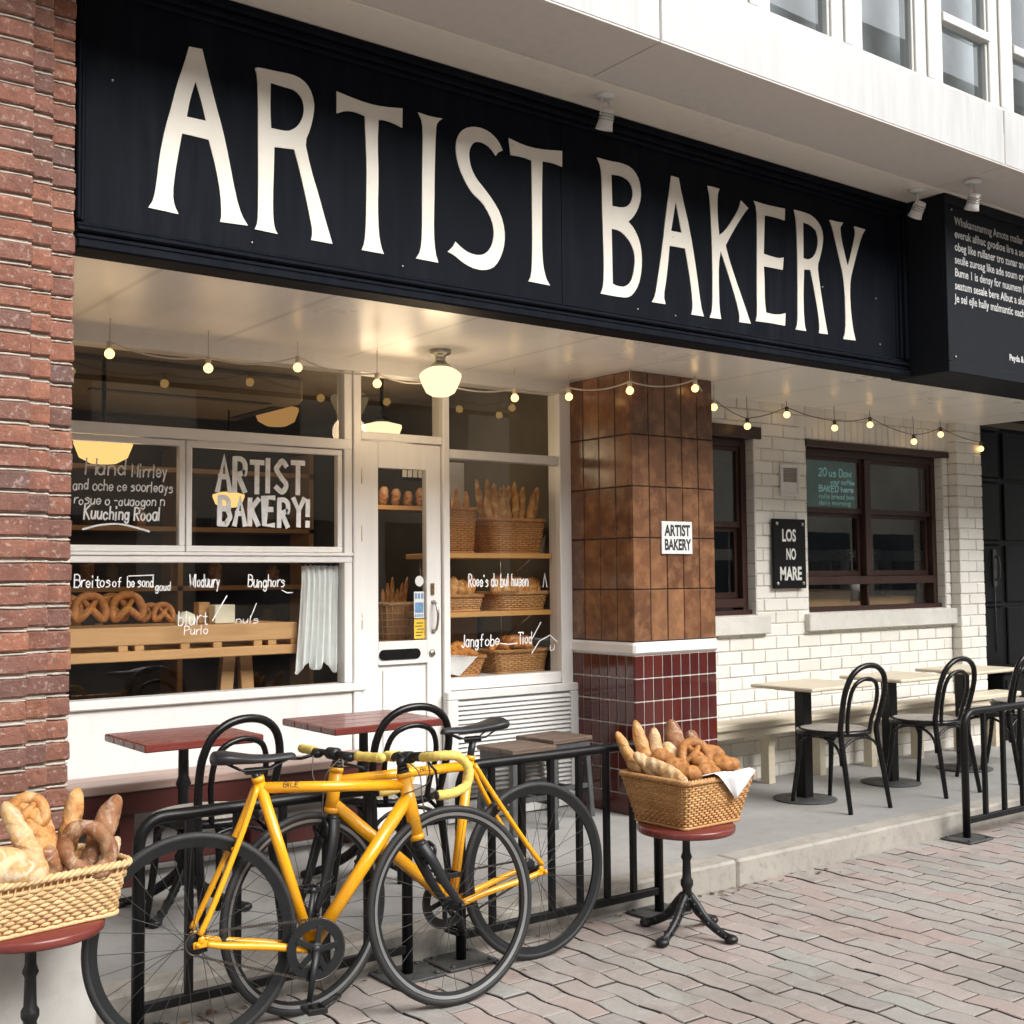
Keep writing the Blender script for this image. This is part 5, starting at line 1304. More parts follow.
tag(build('liner_cloth', q, M_cloth), 'white cloth draped over the front of the left ledge basket', 'cloth')
q = MB(); q.box(4.10, 4.30, 6.13, 6.15, 1.622, 2.19, .003); tag(build('display_board', q, M_curtain), 'pale blue white board standing behind the narrow baguette basket', 'board')
q = MB()
q.add([(4.66, 5.82, 1.62), (4.72, 5.86, 1.62), (4.70, 5.83, 1.74), (4.64, 5.90, 1.62)], [(0,1,2), (1,3,2), (0,2,3)], False); tag(build('paper_cone', q, M_paper), 'small folded paper cone at the right end of the upper shelf', 'paper')
# ------------------------------------------------------------------ window display on the left
CT = thing('wooden_counter', 'blond wood counter with slatted underside behind the large window', 'counter', (2.2, 5.95, .12))
q = MB(); q.box(1.32, 2.965, 5.76, 5.80, 1.168, 1.256, .004); sp('front_board', q, M_blond, CT)
q = MB(); q.box(1.32, 2.965, 5.801, 6.25, 1.216, 1.254, .004); sp('counter_top', q, M_blond, CT)
q = MB(); q.box(1.32, 2.975, 5.755, 5.80, 1.092, 1.140, .004); sp('lower_rail', q, M_blond, CT)
for x in (1.45, 1.75, 2.02, 2.10, 2.33, 2.50, 2.72, 2.80, 2.93):
    q = MB(); q.box(x, x+.045, 5.765, 6.2, 1.141, 1.167); sp('slat', q, M_blond, CT)
for x, dx in ((2.66, -.09), (2.75, .07), (1.62, -.08), (1.70, .06)):
    q = MB(); q.obox((x, 5.95, 1.09), (x+dx, 5.95, .12), .07, .05, (0,1,0), .003); sp('trestle_leg', q, M_blond, CT)
for i, (x, z, R_, rr, y, lb) in enumerate([(1.80, 1.335, .080, .018, 5.86, 'large brown pretzel partly hidden by the brick pillar'), (1.905, 1.337, .085, .020, 5.83, 'large brown pretzel standing second from the left on the counter'), (2.03, 1.337, .080, .018, 5.88, 'large brown pretzel behind the third one on the counter'), (2.085, 1.338, .086, .020, 5.83, 'large brown pretzel standing with open loops in the middle of the row'), (2.215, 1.312, .055, .0135, 5.86, 'small brown pretzel behind the last one of the row'), (2.265, 1.312, .058, .014, 5.83, 'small brown pretzel at the right end of the row')]):
    pretzel(lb, (x, y, z-.003), R_*1.06, rr, (-.15+.1*(i % 3-1), -.95, .25), up=(0.06*(i % 3-1), 0, 1))
q = MB(); q.box(2.545, 2.655, 5.85, 5.93, 1.257, 1.352, .003); tag(build('paper_box', q, M_paper), 'cream paper box standing on the counter in the window', 'box')
q = MB(); q.box(2.50, 2.56, 5.95, 6.02, 1.257, 1.365, .003); tag(build('kraft_carton', q, M_blond), 'brown carton behind the cream paper box on the counter', 'box')
q = MB(); q.lathe([(0, 0), (.05, 0), (.055, .02), (.045, .05), (.015, .065), (0, .067)], (2.40, 5.88, 1.256), 16); tag(build('sugar_heap', q, M_paper), 'small pale heap in front of the carton on the counter', 'bowl')
CU = thing('curtain', 'short white ruffled curtain hanging at the right side of the large window', 'curtain', (3.09, 5.71, 1.55))
q = MB(); n = 70; mrows = 12; vs = []
for r_ in range(mrows+1):
    v = r_/mrows
    for k in range(n+1):
        u = k/n; x = -.125-.030*v**2*1.2 + u*(.245+.030*v**2); y = (.012+.008*v)*math.sin(u*44+math.sin(v*3)*.7) + .006*math.sin(u*97)
        z = .0-.525*v - (.022*math.sin(u*17+.6)+.012*math.sin(u*41))*(v > .95) - .02*v*abs(u-.45)
        if r_ == 2: y -= .004
        vs.append((x, y, z))
q.add(vs, [(r_*(n+1)+k, r_*(n+1)+k+1, (r_+1)*(n+1)+k+1, (r_+1)*(n+1)+k) for r_ in range(mrows) for k in range(n)], True); build('curtain_cloth', q, M_curtain, CU)
q = MB(); q.tube([(-.14, 0, .012), (.13, 0, .012)], .005, 8)
for k in range(9): q.lathe([(.008, -.004), (.010, 0), (.008, .004)], (-.12+k*.03, 0, .006), 8, 'x')
build('curtain_rod', q, M_blackgloss, CU)
AC = thing('air_conditioner', 'beige ceiling air conditioner seen through the long transom window', 'air conditioner', (2.75, 7.2, 2.62))
q = MB(); q.box(-.75, .75, -.5, .5, -.06, .115, .03); build('casing', q, M_intceil, AC)
q = MB(); q.box(-.55, .55, -.45, -.38, -.066, -.0605); q.box(-.70, -.62, -.32, .32, -.066, -.0605); q.box(.62, .70, -.32, .32, -.066, -.0605); build('air_slot', q, M_intdark, AC)
# shelving at the back of the shop
BS = thing('back_shelving', 'dark wooden shelving with jars along the back wall of the shop', 'shelves', (2.8, 9.0, .12))
q = MB()
for z in (.95, 1.40, 1.85, 2.3): q.box(.4, 4.7, 8.85, 9.19, z, z+.035)
for x in (.4, 1.45, 2.5, 3.55, 4.66): q.box(x, x+.04, 8.85, 9.19, .1, 2.5)
sp('shelf_frame', q, M_blond, BS)
br2 = random.Random(31)
for z in (.985, 1.435, 1.885):
    x = .6
    while x < 4.5:
        w = br2.uniform(.06,.13); h = br2.uniform(.12,.26); q = MB(); q.lathe([(0, 0), (w*.5, 0), (w*.5, h*.75), (w*.3, h*.85), (w*.3, h), (0, h)], (x, 8.98, z), 10)
        o = build('jar', q, br2.choice([M_wickerdark, M_paper, M_intceil, M_loafdark, M_steel])); tag(o, 'jar standing on the dark shelves at the back of the shop', 'jar', 'jars on the back shelves'); x += br2.uniform(.16,.5)
SC = thing('service_counter', 'brown wooden service counter inside behind the shop door', 'counter', (4.3, 6.8, .12))
q = MB(); q.box(3.95, 4.74, 6.62, 7.0, .12, 1.27); sp('counter_body', q, M_blond, SC)
q = MB(); q.box(3.92, 4.745, 6.58, 7.04, 1.271, 1.305, .004); sp('counter_top', q, M_oldwood, SC)
q = MB(); q.box(4.02, 4.75, 6.70, 7.0, 1.925, 1.952); sp('hanging_board', q, M_blond, SC)
for k in range(6):
    x = 4.13 + k*.095; bread('loaf', 'bread', 'brown loaf standing on the hanging board behind the shop door', (x, 6.82, 1.955), (x+.01, 6.82, 2.085-.012*(k % 3)), .036, M_loafdark, group='loaves behind the counter', p=3, slash=3)
BP = thing('reflection_board', 'dark board with rows of pale patches standing in for a reflection in the shop door glass', 'board', (4.41, 6.9, 2.25))  # made-up board and patches imitate a building reflected in the door glass
q = MB(); q.box(4.32, 4.50, 6.9, 6.915, 2.14, 2.36, .002); sp('board_panel', q, M_blackdoor, BP)
for r_ in range(3):
    for c_ in range(4):
        q = MB(); q.box(4.332+c_*.042, 4.332+c_*.042+.032, 6.896, 6.8995, 2.16+r_*.065, 2.16+r_*.065+.05); sp('reflection_patch', q, M_stickerw, BP)
basket('pale wire bread basket on a wood stand just inside the door', (3.81, 6.2, 1.105), 0, (.085, .08), (.105, .10), .22, M_wickerpale, rc=.04, pitch=.04, sr=.004, stake=.04)
for k in range(6): bag('thin baguette leaning in the wire basket inside the door', (3.75+.035*k, 6.2, 1.42+.035*(k % 3)), (3.77+.018*k, 6.2, 1.115), .017, M_baglit, k=1.0, group='baguettes inside the door')
q = MB(); q.box(3.70, 3.93, 6.1, 6.32, .12, 1.104, .005); tag(build('bread_stand', q, M_blond), 'blond wood stand under the wire bread basket inside the door', 'stand')
# things behind the white brick wall windows
q = MB(); q.box(7.30, 8.20, 6.0, 6.03, 1.96, 2.46, .004)
MS = thing('menu_screen', 'teal lit menu screen with pale writing behind the right sash window', 'screen', (7.75, 6.0, 2.2)); sp('screen', q, M_teal, MS)
handtext('menu_lettering', [('20 us Dow', 7.56, 2.245, .06, .010, dict(fit=.40)), ('your coffee', 7.70, 2.185, .04, .007, dict(fit=.30)), ('BAKED here', 7.56, 2.125, .045, .010, dict(fit=.42)), ('rolls bread buns', 7.56, 2.07, .036, .006, dict(fit=.46)), ('daily morning', 7.56, 2.02, .036, .006, dict(fit=.38))], MS, MS, M_tealtext, 5.999)
CF = thing('window_counter', 'blond wood counter along the inside of the right sash window', 'counter', (7.6, 5.95, .12))
q = MB(); q.box(6.82, 7.60, 5.76, 6.1, .12, 1.365, .004); q.box(7.60, 7.80, 5.78, 6.1, .12, 1.272, .004); q.box(7.83, 8.42, 5.76, 6.1, .12, 1.305, .004); sp('counter_body', q, M_blond, CF)
for x in (7.635, 7.75):
    q = MB(); q.lathe([(0, 0), (.022, 0), (.032, .075), (.03, .075), (.021, .004), (0, .004)], (x, 5.84, 1.2725), 14); tag(build('cup', q, M_plastic), 'white cup on the counter inside the right sash window', 'cup', 'cups in the side window')
PL = thing('potted_plant', 'dark leafy pot plant on the counter behind the right sash window', 'plant', (7.92, 5.95, 1.306))
q = MB(); q.lathe([(0, 0), (.06, 0), (.08, .12), (.07, .12), (0, .11)], (0,0,0), 14); build('pot', q, M_white, PL)
q = MB(); lr = random.Random(4)
for k in range(90):
    a = lr.uniform(0, 6.28); r_ = lr.uniform(.02,.15); z = .14+lr.uniform(0,.24); c = Vector((r_*math.cos(a), r_*math.sin(a), z)); d = Vector((math.cos(a), math.sin(a), lr.uniform(-.3,.8))).normalized()*.05; s_ = d.cross(Vector((0,0,1))).normalized()*.014
    q.add([c, c+d*.5+s_, c+d, c+d*.5-s_], [(0,1,2,3)], False)
build('leaves', q, M_plant, PL)
def whitetable(x, y, w, label):
    t = thing('white_table', label, 'table', (x, y, .1), 0, 'white tables inside the side room')
    q = MB(); q.box(-w, w, -.3, .3, 1.50, 1.59, .004); build('tabletop', q, M_plastic, t)
    for sx in (-1, 1):
        for sy in (-1, 1):
            q = MB(); q.box(sx*(w-.04)-.025, sx*(w-.04)+.025, sy*.25-.025, sy*.25+.025, 0, 1.499); build('leg', q, M_plastic, t)
whitetable(8.72, 6.75, .24, 'white high table inside the left part of the right sash window'); whitetable(9.75, 7.0, .33, 'white high table deeper inside the right sash window')
whitetable(7.25, 7.0, .25, 'white high table deep behind the narrow sash window')
# ------------------------------------------------------------------ bicycles
RW = .338
def rot_about(p, o, ax, a):
    return o + Matrix.Rotation(a, 3, ax) @ (p-o)
def wheel(parent, name, c, steer=None, drive=False):
    """wheel in the u-w plane (x forward, z up, y left)"""
    def st(mb):
        if steer: mb.v = [tuple(rot_about(Vector(v), *steer)) for v in mb.v]
        return mb
    n = 96
    def ring(r): return [(c[0]+r*math.cos(2*PI*k/n), c[1], c[2]+r*math.sin(2*PI*k/n)) for k in range(n)]
    def torus(q, r, ra, rb, m=10):
        vs = []; fs = []
        for k in range(n):
            a = 2*PI*k/n
            for j in range(m):
                b2 = 2*PI*j/m; rr = r+ra*math.cos(b2); vs.append((c[0]+rr*math.cos(a), c[1]+rb*math.sin(b2), c[2]+rr*math.sin(a)))
        for k in range(n):
            l = (k+1) % n
            for j in range(m): i = (j+1) % m; fs.append((k*m+j, k*m+i, l*m+i, l*m+j))
        q.add(vs, fs, True)
    def band(q, r0, r1, hw):
        vs = []; fs = []
        for k in range(n):
            a = 2*PI*k/n; ca, sa = math.cos(a), math.sin(a)
            for rr, y in ((r0, -hw*.55), (r1, -hw), (r1, hw), (r0, hw*.55)): vs.append((c[0]+rr*ca, c[1]+y, c[2]+rr*sa))
        for k in range(n):
            l = (k+1) % n
            for j in range(4): i = (j+1) % 4; fs.append((k*4+j, k*4+i, l*4+i, l*4+j))
        q.add(vs, fs, False)
    q = MB(); torus(q, RW-.0135, .0135, .0130, 12); w = build(name, st(q), M_tyre, parent)
    q = MB(); band(q, .291, .316, .0105); build('rim', st(q), M_matteblack, w)
    q = MB(); 
    for sg in (-1, 1):
        vs = []; fs = []
        for k in range(n):
            a = 2*PI*k/n
            for rr in (.3025, .3135): vs.append((c[0]+rr*math.cos(a), c[1]+sg*(.0105*(.55+.45*(rr-.291)/.025)+.0006), c[2]+rr*math.sin(a)))
        for k in range(n): l = (k+1) % n; fs.append((2*k, 2*k+1, 2*l+1, 2*l))
        q.add(vs, fs, False)
    if not drive: build('brake_track', st(q), M_rimsilver, w)
    q = MB(); sr = random.Random(len(name))
    for k in range(28):
        sg = 1 if k % 2 else -1; a = 2*PI*k/28; b2 = a + (1 if (k//2) % 2 else -1)*R(58)
        q.tube([(c[0]+.020*math.cos(b2), c[1]+sg*.026, c[2]+.020*math.sin(b2)), (c[0]+.295*math.cos(a), c[1]+sg*.003, c[2]+.295*math.sin(a))], .00105, 4, caps=False)
    build('spokes', st(q), M_spoke, w)
    q = MB(); q.lathe([(0, -.055), (.006, -.055), (.009, -.045), (.009, -.034), (.022, -.030), (.022, -.024), (.013, -.02), (.013, .02), (.022, .024), (.022, .030), (.009, .034), (.009, .045), (.006, .055), (0, .055)], c, 18, 'y')
    if drive:
        q.lathe([(.012, -.046), (.032, -.046), (.034, -.044), (.032, -.042), (.012, -.042)], c, 20, 'y')
    build('hub', st(q), M_matteblack, w)
    return w
def thing_child(name, parent): return None
def bike(label, rc, yaw, lean, K, steer_a, crank_a, bars):
    f = Vector((math.cos(yaw), math.sin(yaw), 0)); l = Vector((-math.sin(yaw), math.cos(yaw), 0)); up = Vector((0,0,1))*math.cos(lean) + l*math.sin(lean); y = up.cross(f)
    M = Matrix((f, y, up)).transposed().to_4x4(); M.translation = (rc[0], rc[1], 0)
    t = thing('bicycle', label, 'bicycle', M=M, group=None)
    V = Vector; H = RW
    def kp(k): return V((K[k][0], 0, K[k][1]+H))
    rh = V((0, 0, H)); fh = V((K['wb'], 0, H)); bb = kp('bb'); sc = kp('seatc'); ht = kp('headtop'); hb = kp('headbot'); tt = kp('tt'); dt = kp('dt')
    ax = (ht-hb).normalized(); st_ = (hb, ax, steer_a)
    def S_(mb): mb.v = [tuple(rot_about(V(v), *st_)) for v in mb.v]; return mb
    wheel(t, 'rear_wheel', rh, None, True); wheel(t, 'front_wheel', fh, st_)
    q = MB()
    q.tube([bb, sc+(sc-bb).normalized()*.02], .0188, 16); q.tube([sc-(sc-bb).normalized()*.012, tt], .0182, 16); q.tube([bb, dt], .0232, 18)
    q.tube([hb-ax*.004, ht+ax*.004], .0235, 18); q.tube([hb-ax*.006, hb+ax*.014], .0255, 18); q.tube([ht-ax*.012, ht+ax*.006], .0255, 18)
    q.tube([bb+V((0, -.036, 0)), bb+V((0, .036, 0))], .022, 16)
    for sg in (-1, 1):
        e = rh+V((0, sg*.060, 0))
        q.tube(catmull([bb+V((-.02, sg*.030, 0)), bb.lerp(rh, .35)+V((0, sg*.036, 0)), bb.lerp(rh, .75)+V((0, sg*.056, 0)), e+V((.03, 0, -.002))], 4), [.0140-.004*i/12 for i in range(13)], 10)
        q.tube(catmull([sc+V((-.012, sg*.016, -.006)), sc.lerp(rh, .3)+V((0, sg*.034, 0)), sc.lerp(rh, .75)+V((0, sg*.056, 0)), e+V((.008, 0, .028))], 4), [.0098]*13, 10)
        q.obox(e+V((-.013, 0, -.003)), e+V((.034, 0, .000)), .006, .021, (0,0,1), .004); q.sphere(tuple(e+V((.014, 0, .012))), .0115, 10, 6, (1.1, .5, 1.2)); q.lathe([(0, 0), (.0075, 0), (.0075, sg*.012), (0, sg*.013)], tuple(e), 6, 'y')
    a_, b_ = sc.lerp(rh, .42), None
    q.tube([a_+V((0, -.036, 0)), a_+V((0, .036, 0))], .007, 8)
    build('frame', q, M_yellow, t)
    # fork
    q = MB()
    cr = hb-ax*.022; q.sphere(tuple(cr), .026, 14, 10, (1.0, 1.5, .9)); q.tube([hb-ax*.004, hb-ax*.024], .0215, 14)
    for sg in (-1, 1):
        q.tube(catmull([cr+V((0, sg*.024, 0)), cr.lerp(fh, .25)+V((-.006, sg*.044, 0)), cr.lerp(fh, .65)+V((-.008, sg*.050, 0)), fh+V((-.002, sg*.052, .006))], 5), [((.0245-.012*i/15), (.0145-.005*i/15)) for i in range(16)], 12, flat=(1,0,0))
        q.sphere(tuple(fh+V((0, sg*.052, .002))), .013, 10, 8, (1, .5, 1))
        q.lathe([(0, 0), (.009, 0), (.009, sg*.010), (.005, sg*.014), (0, sg*.014)], tuple(fh+V((0, sg*.057, 0))), 8, 'y')
    build('fork', S_(q), M_matteblack, t)
    # seat post and saddle
    sp_d = (sc-bb).normalized(); sa = kp('saddle'); q = MB(); q.tube([sc, sa+V((0, 0, -.045))], .0135, 12); q.obox(sa+V((-.03, 0, -.045)), sa+V((.035, 0, -.045)), .03, .022, (0,0,1), .004)
    for sg in (-1, 1): q.tube([sa+V((-.085, sg*.026, -.018)), sa+V((-.04, sg*.022, -.042)), sa+V((.05, sg*.02, -.042)), sa+V((.12, sg*.010, -.012))], .0035, 6)
    build('seat_post', q, M_matteblack, t)
    q = MB(); q.lathe([(.0165, -.010), (.0212, -.010), (.0212, .008), (.0165, .008)], (0, 0, 0), 16); q.xf(Matrix.Translation(sc+sp_d*.018) @ V((0,0,1)).rotation_difference(sp_d).to_matrix().to_4x4()); build('seat_clamp', q, M_yellow, t)
    q = MB(); st2 = [(-.135, .045, .012, .030), (-.128, .066, .016, .034), (-.10, .074, .016, .036), (-.06, .066, .010, .030), (-.01, .042, .002, .024), (.05, .028, -.002, .020), (.10, .022, .0, .018), (.13, .018, .0, .018), (.142, .010, -.004, .012)]
    n = 16; vs = []; fs = []
    for (x, w, z, th) in st2:
        for k in range(n):
            a = 2*PI*k/n; s_ = math.sin(a); vs.append(tuple(sa+V((x, w*math.cos(a), z + (th*.35*s_ if s_ > 0 else th*s_) - .010*abs(math.cos(a))**2))))
    for i in range(len(st2)-1):
        for k in range(n): m = (k+1) % n; fs.append((i*n+k, (i+1)*n+k, (i+1)*n+m, i*n+m))
    q.add(vs, fs, True); b0 = len(q.f); q.f.append(tuple(range(n))); q.m.append(0); q.sm.append(True); q.f.append(tuple((len(st2)-1)*n+k for k in range(n))[::-1]); q.m.append(0); q.sm.append(True)
    build('saddle', q, M_saddle, t)
    # stem, headset, handlebar
    top = ht+ax*.045; q = MB(); q.tube([ht+ax*.005, ht+ax*.016], .022, 16); q.tube([ht+ax*.017, ht+ax*.028], .0185, 16); q.tube([ht+ax*.029, top+ax*.012], .0165, 16)
    bc = top + V((bars['reach'], 0, bars['rise'])); q.tube([top-V((.008, 0, 0)), bc], .0155, 12); q.lathe([(.0, -.024), (.0215, -.024), (.0215, .024), (0, .024)], tuple(bc), 14, 'y')
    build('stem', S_(q), M_matteblack, t)
    if bars['kind'] == 'drop':
        hw = .19; q = MB(); q.tube([bc+V((0, -hw*.55, 0)), bc+V((0, hw*.55, 0))], .0145, 10)
        for sg in (-1, 1):  # brake hoods
            q.tube([bc+V((.02, sg*hw*.50, -.012)), bc+V((.05, sg*hw*.52, -.05)), bc+V((.055, sg*hw*.52, -.10))], .005, 6)
            q.tube([bc+V((-.018, sg*hw*.3, .006)), bc+V((.03, sg*hw*.62, .006))], .013, 8)
        hbq = build('handlebar', S_(q), M_matteblack, t)
        for sg in (-1, 1):
            pth = catmull([bc+V((0, sg*hw*.52, 0)), bc+V((.004, sg*hw*.85, .002)), bc+V((.028, sg*hw, .004)), bc+V((.085, sg*(hw+.004), -.004)), bc+V((.122, sg*(hw+.008), -.045)), bc+V((.108, sg*(hw+.012), -.100)), bc+V((.050, sg*(hw+.016), -.122)), bc+V((-.015, sg*(hw+.018), -.124))], 8)
            rr = [.0165+.0011*math.sin(i*1.9) for i in range(len(pth))]; q = MB(); q.tube(pth, rr, 10); build('bar_tape', S_(q), M_tape, hbq)
            q = MB(); q.sphere(tuple(pth[-1]+V((-.002, 0, 0))), .0155, 10, 8, (.5, 1, 1)); build('bar_plug', S_(q), M_matteblack, hbq)
    else:
        hw = .235; q = MB(); q.tube(catmull([bc+V((-.03, -hw, -.002)), bc+V((-.006, -hw*.5, 0)), bc, bc+V((-.006, hw*.5, 0)), bc+V((-.03, hw, -.002))], 5), .0115, 10)
        for sg in (-1, 1):
            q.sphere(tuple(bc+V((.002, sg*hw*.40, -.006))), .019, 10, 8, (1.2, 1.4, .9)); q.tube([bc+V((.012, sg*hw*.42, -.010)), bc+V((.045, sg*hw*.55, -.022)), bc+V((.035, sg*hw*.95, -.03))], .006, 7)
        hbq = build('handlebar', S_(q), M_matteblack, t)
        for sg in (-1, 1):
            pth = [bc+V((-.010-.020*k/8, sg*hw*(.52+.48*k/8), -.001)) for k in range(9)]; q = MB(); q.tube(pth, [.0165+.0012*math.sin(k*2) for k in range(9)], 10); q.sphere(tuple(pth[-1]), .0165, 10, 8); build('bar_grip', S_(q), M_tape, hbq)
    # front brake and cable
    q = MB(); ca = hb-ax*.03+V((.035, 0, 0))
    q.sphere(tuple(ca), .013, 8, 6)
    for sg in (-1, 1): q.tube(catmull([ca+V((0, sg*.004, .012)), ca+V((.004, sg*.036, -.005)), ca+V((.004, sg*.034, -.035)), ca+V((-.004, sg*.020, -.055))], 4), .0065, 7); q.box(ca.x-.022, ca.x+.018, sg*.016-.005, sg*.016+.005, ca.z-.063, ca.z-.050)
    build('front_brake', S_(q), M_matteblack, t)
    q = MB(); q.tube(catmull([bc+V((.03, .08*bars['cs'], -.01)), bc+V((.075, .06*bars['cs'], -.06)), bc+V((.06, .02, -.14)), ca+V((.012, .02, .03))], 7), .0025, 6); q.tube(catmull([bc+V((.03, -.08*bars['cs'], -.01)), bc+V((.06, -.03, -.09)), tt+V((-.02, -.022, -.03))], 7), .0025, 6); build('brake_cable', S_(q), M_cordblack, t)
    # drive train on the right side (-y)
    q = MB(); n = 48; cy = -.048; outer = []; 
    def disc(rad0, rad1, y0, y1):
        vs = []; fs = []
        for k in range(n*2):
            a = PI*k/n; ro = rad1 + (.0022 if k % 2 else -.0022)
            vs += [(bb.x+rad0*math.cos(a), y0, bb.z+rad0*math.sin(a)), (bb.x+ro*math.cos(a), y0, bb.z+ro*math.sin(a)), (bb.x+ro*math.cos(a), y1, bb.z+ro*math.sin(a)), (bb.x+rad0*math.cos(a), y1, bb.z+rad0*math.sin(a))]
        N2 = n*2
        for k in range(N2):
            m = (k+1) % N2
            for j in range(4): i = (j+1) % 4; fs.append((4*k+j, 4*k+i, 4*m+i, 4*m+j))
        q.add(vs, fs, False)
    disc(.066, .097, cy-.003, cy+.001)
    for k in range(5):
        a = crank_a + 2*PI*k/5 + PI/5; q.obox(bb+V((.012*math.cos(a), cy-.006, .012*math.sin(a))), bb+V((.074*math.cos(a), cy-.004, .074*math.sin(a))), .008, .020, (-math.sin(a), 0, math.cos(a)), .002)
    q.lathe([(0, -.012), (.022, -.012), (.024, -.004), (.024, .04)], (bb.x, cy, bb.z), 16, 'y'); cw = build('crankset', q, M_matteblack, t)
    for sg, a in ((-1, crank_a), (1, crank_a+PI)):
        d = V((math.cos(a), 0, math.sin(a))); p0 = bb+V((0, sg*.060, 0)); p1 = p0+d*.168+V((0, sg*.012, 0))
        q = MB(); q.tube([p0, p0.lerp(p1, .5), p1], [(.013, .008), (.011, .007), (.010, .007)], 8, flat=(-d.z, 0, d.x)); q.sphere(tuple(p0), .017, 10, 8, (1, .5, 1)); q.sphere(tuple(p1), .014, 10, 8, (1, .6, 1)); build('crank_arm', q, M_matteblack, cw)
        q = MB(); pc = p1+V((0, sg*.055, 0)); q.tube([p1, pc+V((0, sg*.04, 0))], .006, 8)
        for dx in (-.030, .030): q.obox(pc+V((dx, -.042, 0)), pc+V((dx, .042, 0)), .006, .016, (0,0,1), .002)
        for dy in (-.040, .040): q.obox(pc+V((-.032, dy, 0)), pc+V((.032, dy, 0)), .008, .018, (0,0,1), .002)
        q.tube(catmull([pc+V((.034, -.028, .004)), pc+V((.075, -.024, .026)), pc+V((.088, 0, .030)), pc+V((.075, .024, .026)), pc+V((.034, .028, .004))], 4), .003, 6)
        build('pedal', q, M_iron, cw)
    q = MB(); d = (bb-rh)
    def belt(off, ra, rb):
        a = math.atan2(d.z, d.x); nn = V((-math.sin(a), 0, math.cos(a))); return [rh+V((0, cy-.001, 0))+nn*ra*off, bb+V((0, cy-.001, 0))+nn*rb*off]
    for off in (1, -1):
        p0, p1 = belt(off, .034, .098); N = 44
        for k in range(N):
            a0 = p0.lerp(p1, k/N); a1 = p0.lerp(p1, (k+.72)/N); q.obox(a0, a1, .005 if k % 2 else .0065, .0075, (0,0,1))
    for c_, rad, a0, a1 in ((rh, .034, .5, 1.5), (bb, .098, -.5, .5)):
        b_ = math.atan2(d.z, d.x); P_ = [c_+V((rad*math.cos(b_+PI*(a0+(a1-a0)*k/24)), cy-.001, rad*math.sin(b_+PI*(a0+(a1-a0)*k/24)))) for k in range(25)]; q.tube(P_, .0034, 6)
    build('chain', q, M_chain, t)
    # small lettering on the top tube
    tx = MB(); d2 = (tt-sc).normalized(); u2 = V((0, -1, 0)).cross(d2); u2 = d2.cross(V((0,1,0))) ; u2 = V((-d2.z, 0, d2.x))
    for side in bars['txt']:
        k = 0
        for stv in strokes('BILE 18', 0, 0, .016, jit=.05):
            qq = MB(); ribbon(qq, [(a, b2) for a, b2 in stv], .0026, 0)
            base = sc+d2*(.075 if side < 0 else .23) - u2*.007 + V((0, side*(.0188+.00005*k), 0)); k += 1
            tx.add([tuple(base + (d2*a if side < 0 else -d2*a) + u2*c) for a, b2, c in qq.v], qq.f, False)
    build('tube_lettering', tx, simple('frame_ink', (.10,.05,.01), .6), t)
    return t
bike('yellow fixed gear road bike in front with pale taped drop handlebar facing right', (1.545, 3.694), R(-10.4), R(5.0),
     dict(wb=.905, bb=(.385, -.070), seatc=(.224, .470), headtop=(.733, .462), headbot=(.776, .241), tt=(.738, .425), dt=(.748, .385), saddle=(.205, .560)), R(8), R(-102),
     dict(kind='drop', reach=.03, rise=.012, cs=1, txt=(-1,)))
bike('yellow road bike behind with flat yellow gripped handlebar facing left', (2.972, 3.757), R(178.3), R(-3.0),
     dict(wb=.985, bb=(.388, -.066), seatc=(.290, .440), headtop=(.853, .470), headbot=(.878, .325), tt=(.855, .430), dt=(.868, .350), saddle=(.268, .572)), R(9), R(-125),
     dict(kind='flat', reach=.02, rise=.012, cs=1, txt=(1,)))
# ------------------------------------------------------------------ camera, world, sun
cam = bpy.data.cameras.new('camera'); co = bpy.data.objects.new('camera', cam); COL.objects.link(co)
F_, YAW, PIT, ROL = 1210.6, .65089, .053768, -.009176
f = Vector((math.sin(YAW)*math.cos(PIT), math.cos(YAW)*math.cos(PIT), math.sin(PIT))); r = f.cross(Vector((0,0,1))).normalized(); u = r.cross(f)
r2 = r*math.cos(ROL)+u*math.sin(ROL); u2 = u*math.cos(ROL)-r*math.sin(ROL)
M = Matrix((r2, u2, -f)).transposed().to_4x4(); M.translation = (0, 0, 1.48); co.matrix_world = M
cam.sensor_fit = 'HORIZONTAL'; cam.sensor_width = 36.0; cam.lens = F_/1024*36.0; cam.clip_start = .05; cam.clip_end = 400
scene.camera = co
SUN_EL, SUN_AZ = 35, 160      # azimuth measured from +Y towards +X
w = bpy.data.worlds.new('World'); scene.world = w; w.use_nodes = True; nt = w.node_tree; nt.nodes.clear()
sky = nt.nodes.new('ShaderNodeTexSky'); sky.sky_type = 'NISHITA'; sky.sun_disc = False; sky.sun_elevation = R(SUN_EL); sky.sun_rotation = R(SUN_AZ); sky.air_density = 1.0; sky.dust_density = 4.0; sky.ozone_density = 1.0
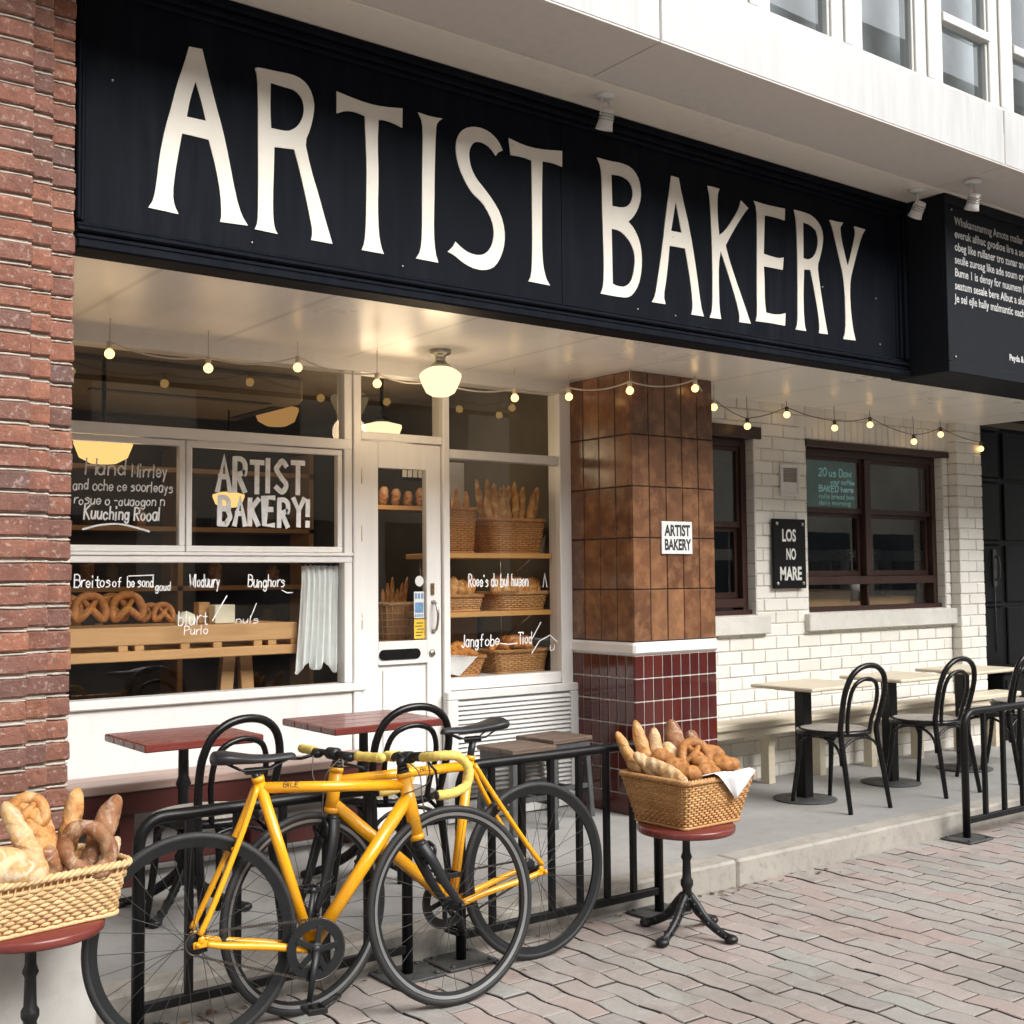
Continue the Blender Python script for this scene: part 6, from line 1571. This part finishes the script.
hs = nt.nodes.new('ShaderNodeHueSaturation'); hs.inputs['Saturation'].default_value = .22; hs.inputs['Value'].default_value = 2.0
mx = nt.nodes.new('ShaderNodeMix'); mx.data_type = 'RGBA'; mx.blend_type = 'MULTIPLY'; mx.inputs[0].default_value = 1; mx.inputs[7].default_value = (.97, .985, 1.0, 1)
bg = nt.nodes.new('ShaderNodeBackground'); bg.inputs[1].default_value = .15; out = nt.nodes.new('ShaderNodeOutputWorld')
nt.links.new(sky.outputs[0], hs.inputs['Color']); nt.links.new(hs.outputs[0], mx.inputs[6]); nt.links.new(mx.outputs[2], bg.inputs[0]); nt.links.new(bg.outputs[0], out.inputs[0])
sl = bpy.data.lights.new('sun', 'SUN'); sl.energy = 5.0; sl.angle = R(50); sl.color = (1, .975, .94); so = bpy.data.objects.new('sun', sl); COL.objects.link(so)
d = Vector((math.sin(R(SUN_AZ))*math.cos(R(SUN_EL)), math.cos(R(SUN_AZ))*math.cos(R(SUN_EL)), math.sin(R(SUN_EL))))
so.rotation_euler = d.to_track_quat('Z', 'Y').to_euler(); so.location = (2, -4, 12)
for n_, p_, e_, c_ in (('pendant_light', (2.22, 6.6, 2.06), 8, (1, .70, .40)), ('pendant_light', (3.93, 6.5, 2.28), 14, (1, .76, .48)), ('pendant_light', (3.22, 7.2, 1.88), 5, (1, .68, .38)), ('ceiling_lamp_light', (3.5, 5.2, 2.33), 5, (1, .74, .45))):
    pl_ = bpy.data.lights.new(n_, 'POINT'); pl_.energy = e_; pl_.color = c_; pl_.shadow_soft_size = .22 if 'pendant' in n_ else .1; po = bpy.data.objects.new(n_, pl_); COL.objects.link(po); po.location = p_
scene.view_settings.view_transform = 'Standard'; scene.view_settings.look = 'None'; scene.view_settings.exposure = 0; scene.view_settings.gamma = 1
scene.render.engine = 'CYCLES'; cy = scene.cycles; cy.max_bounces = 8; cy.diffuse_bounces = 4; cy.glossy_bounces = 4; cy.transmission_bounces = 4; cy.transparent_max_bounces = 12
cy.sample_clamp_indirect = 6; cy.caustics_reflective = False; cy.caustics_refractive = False; cy.use_denoising = True
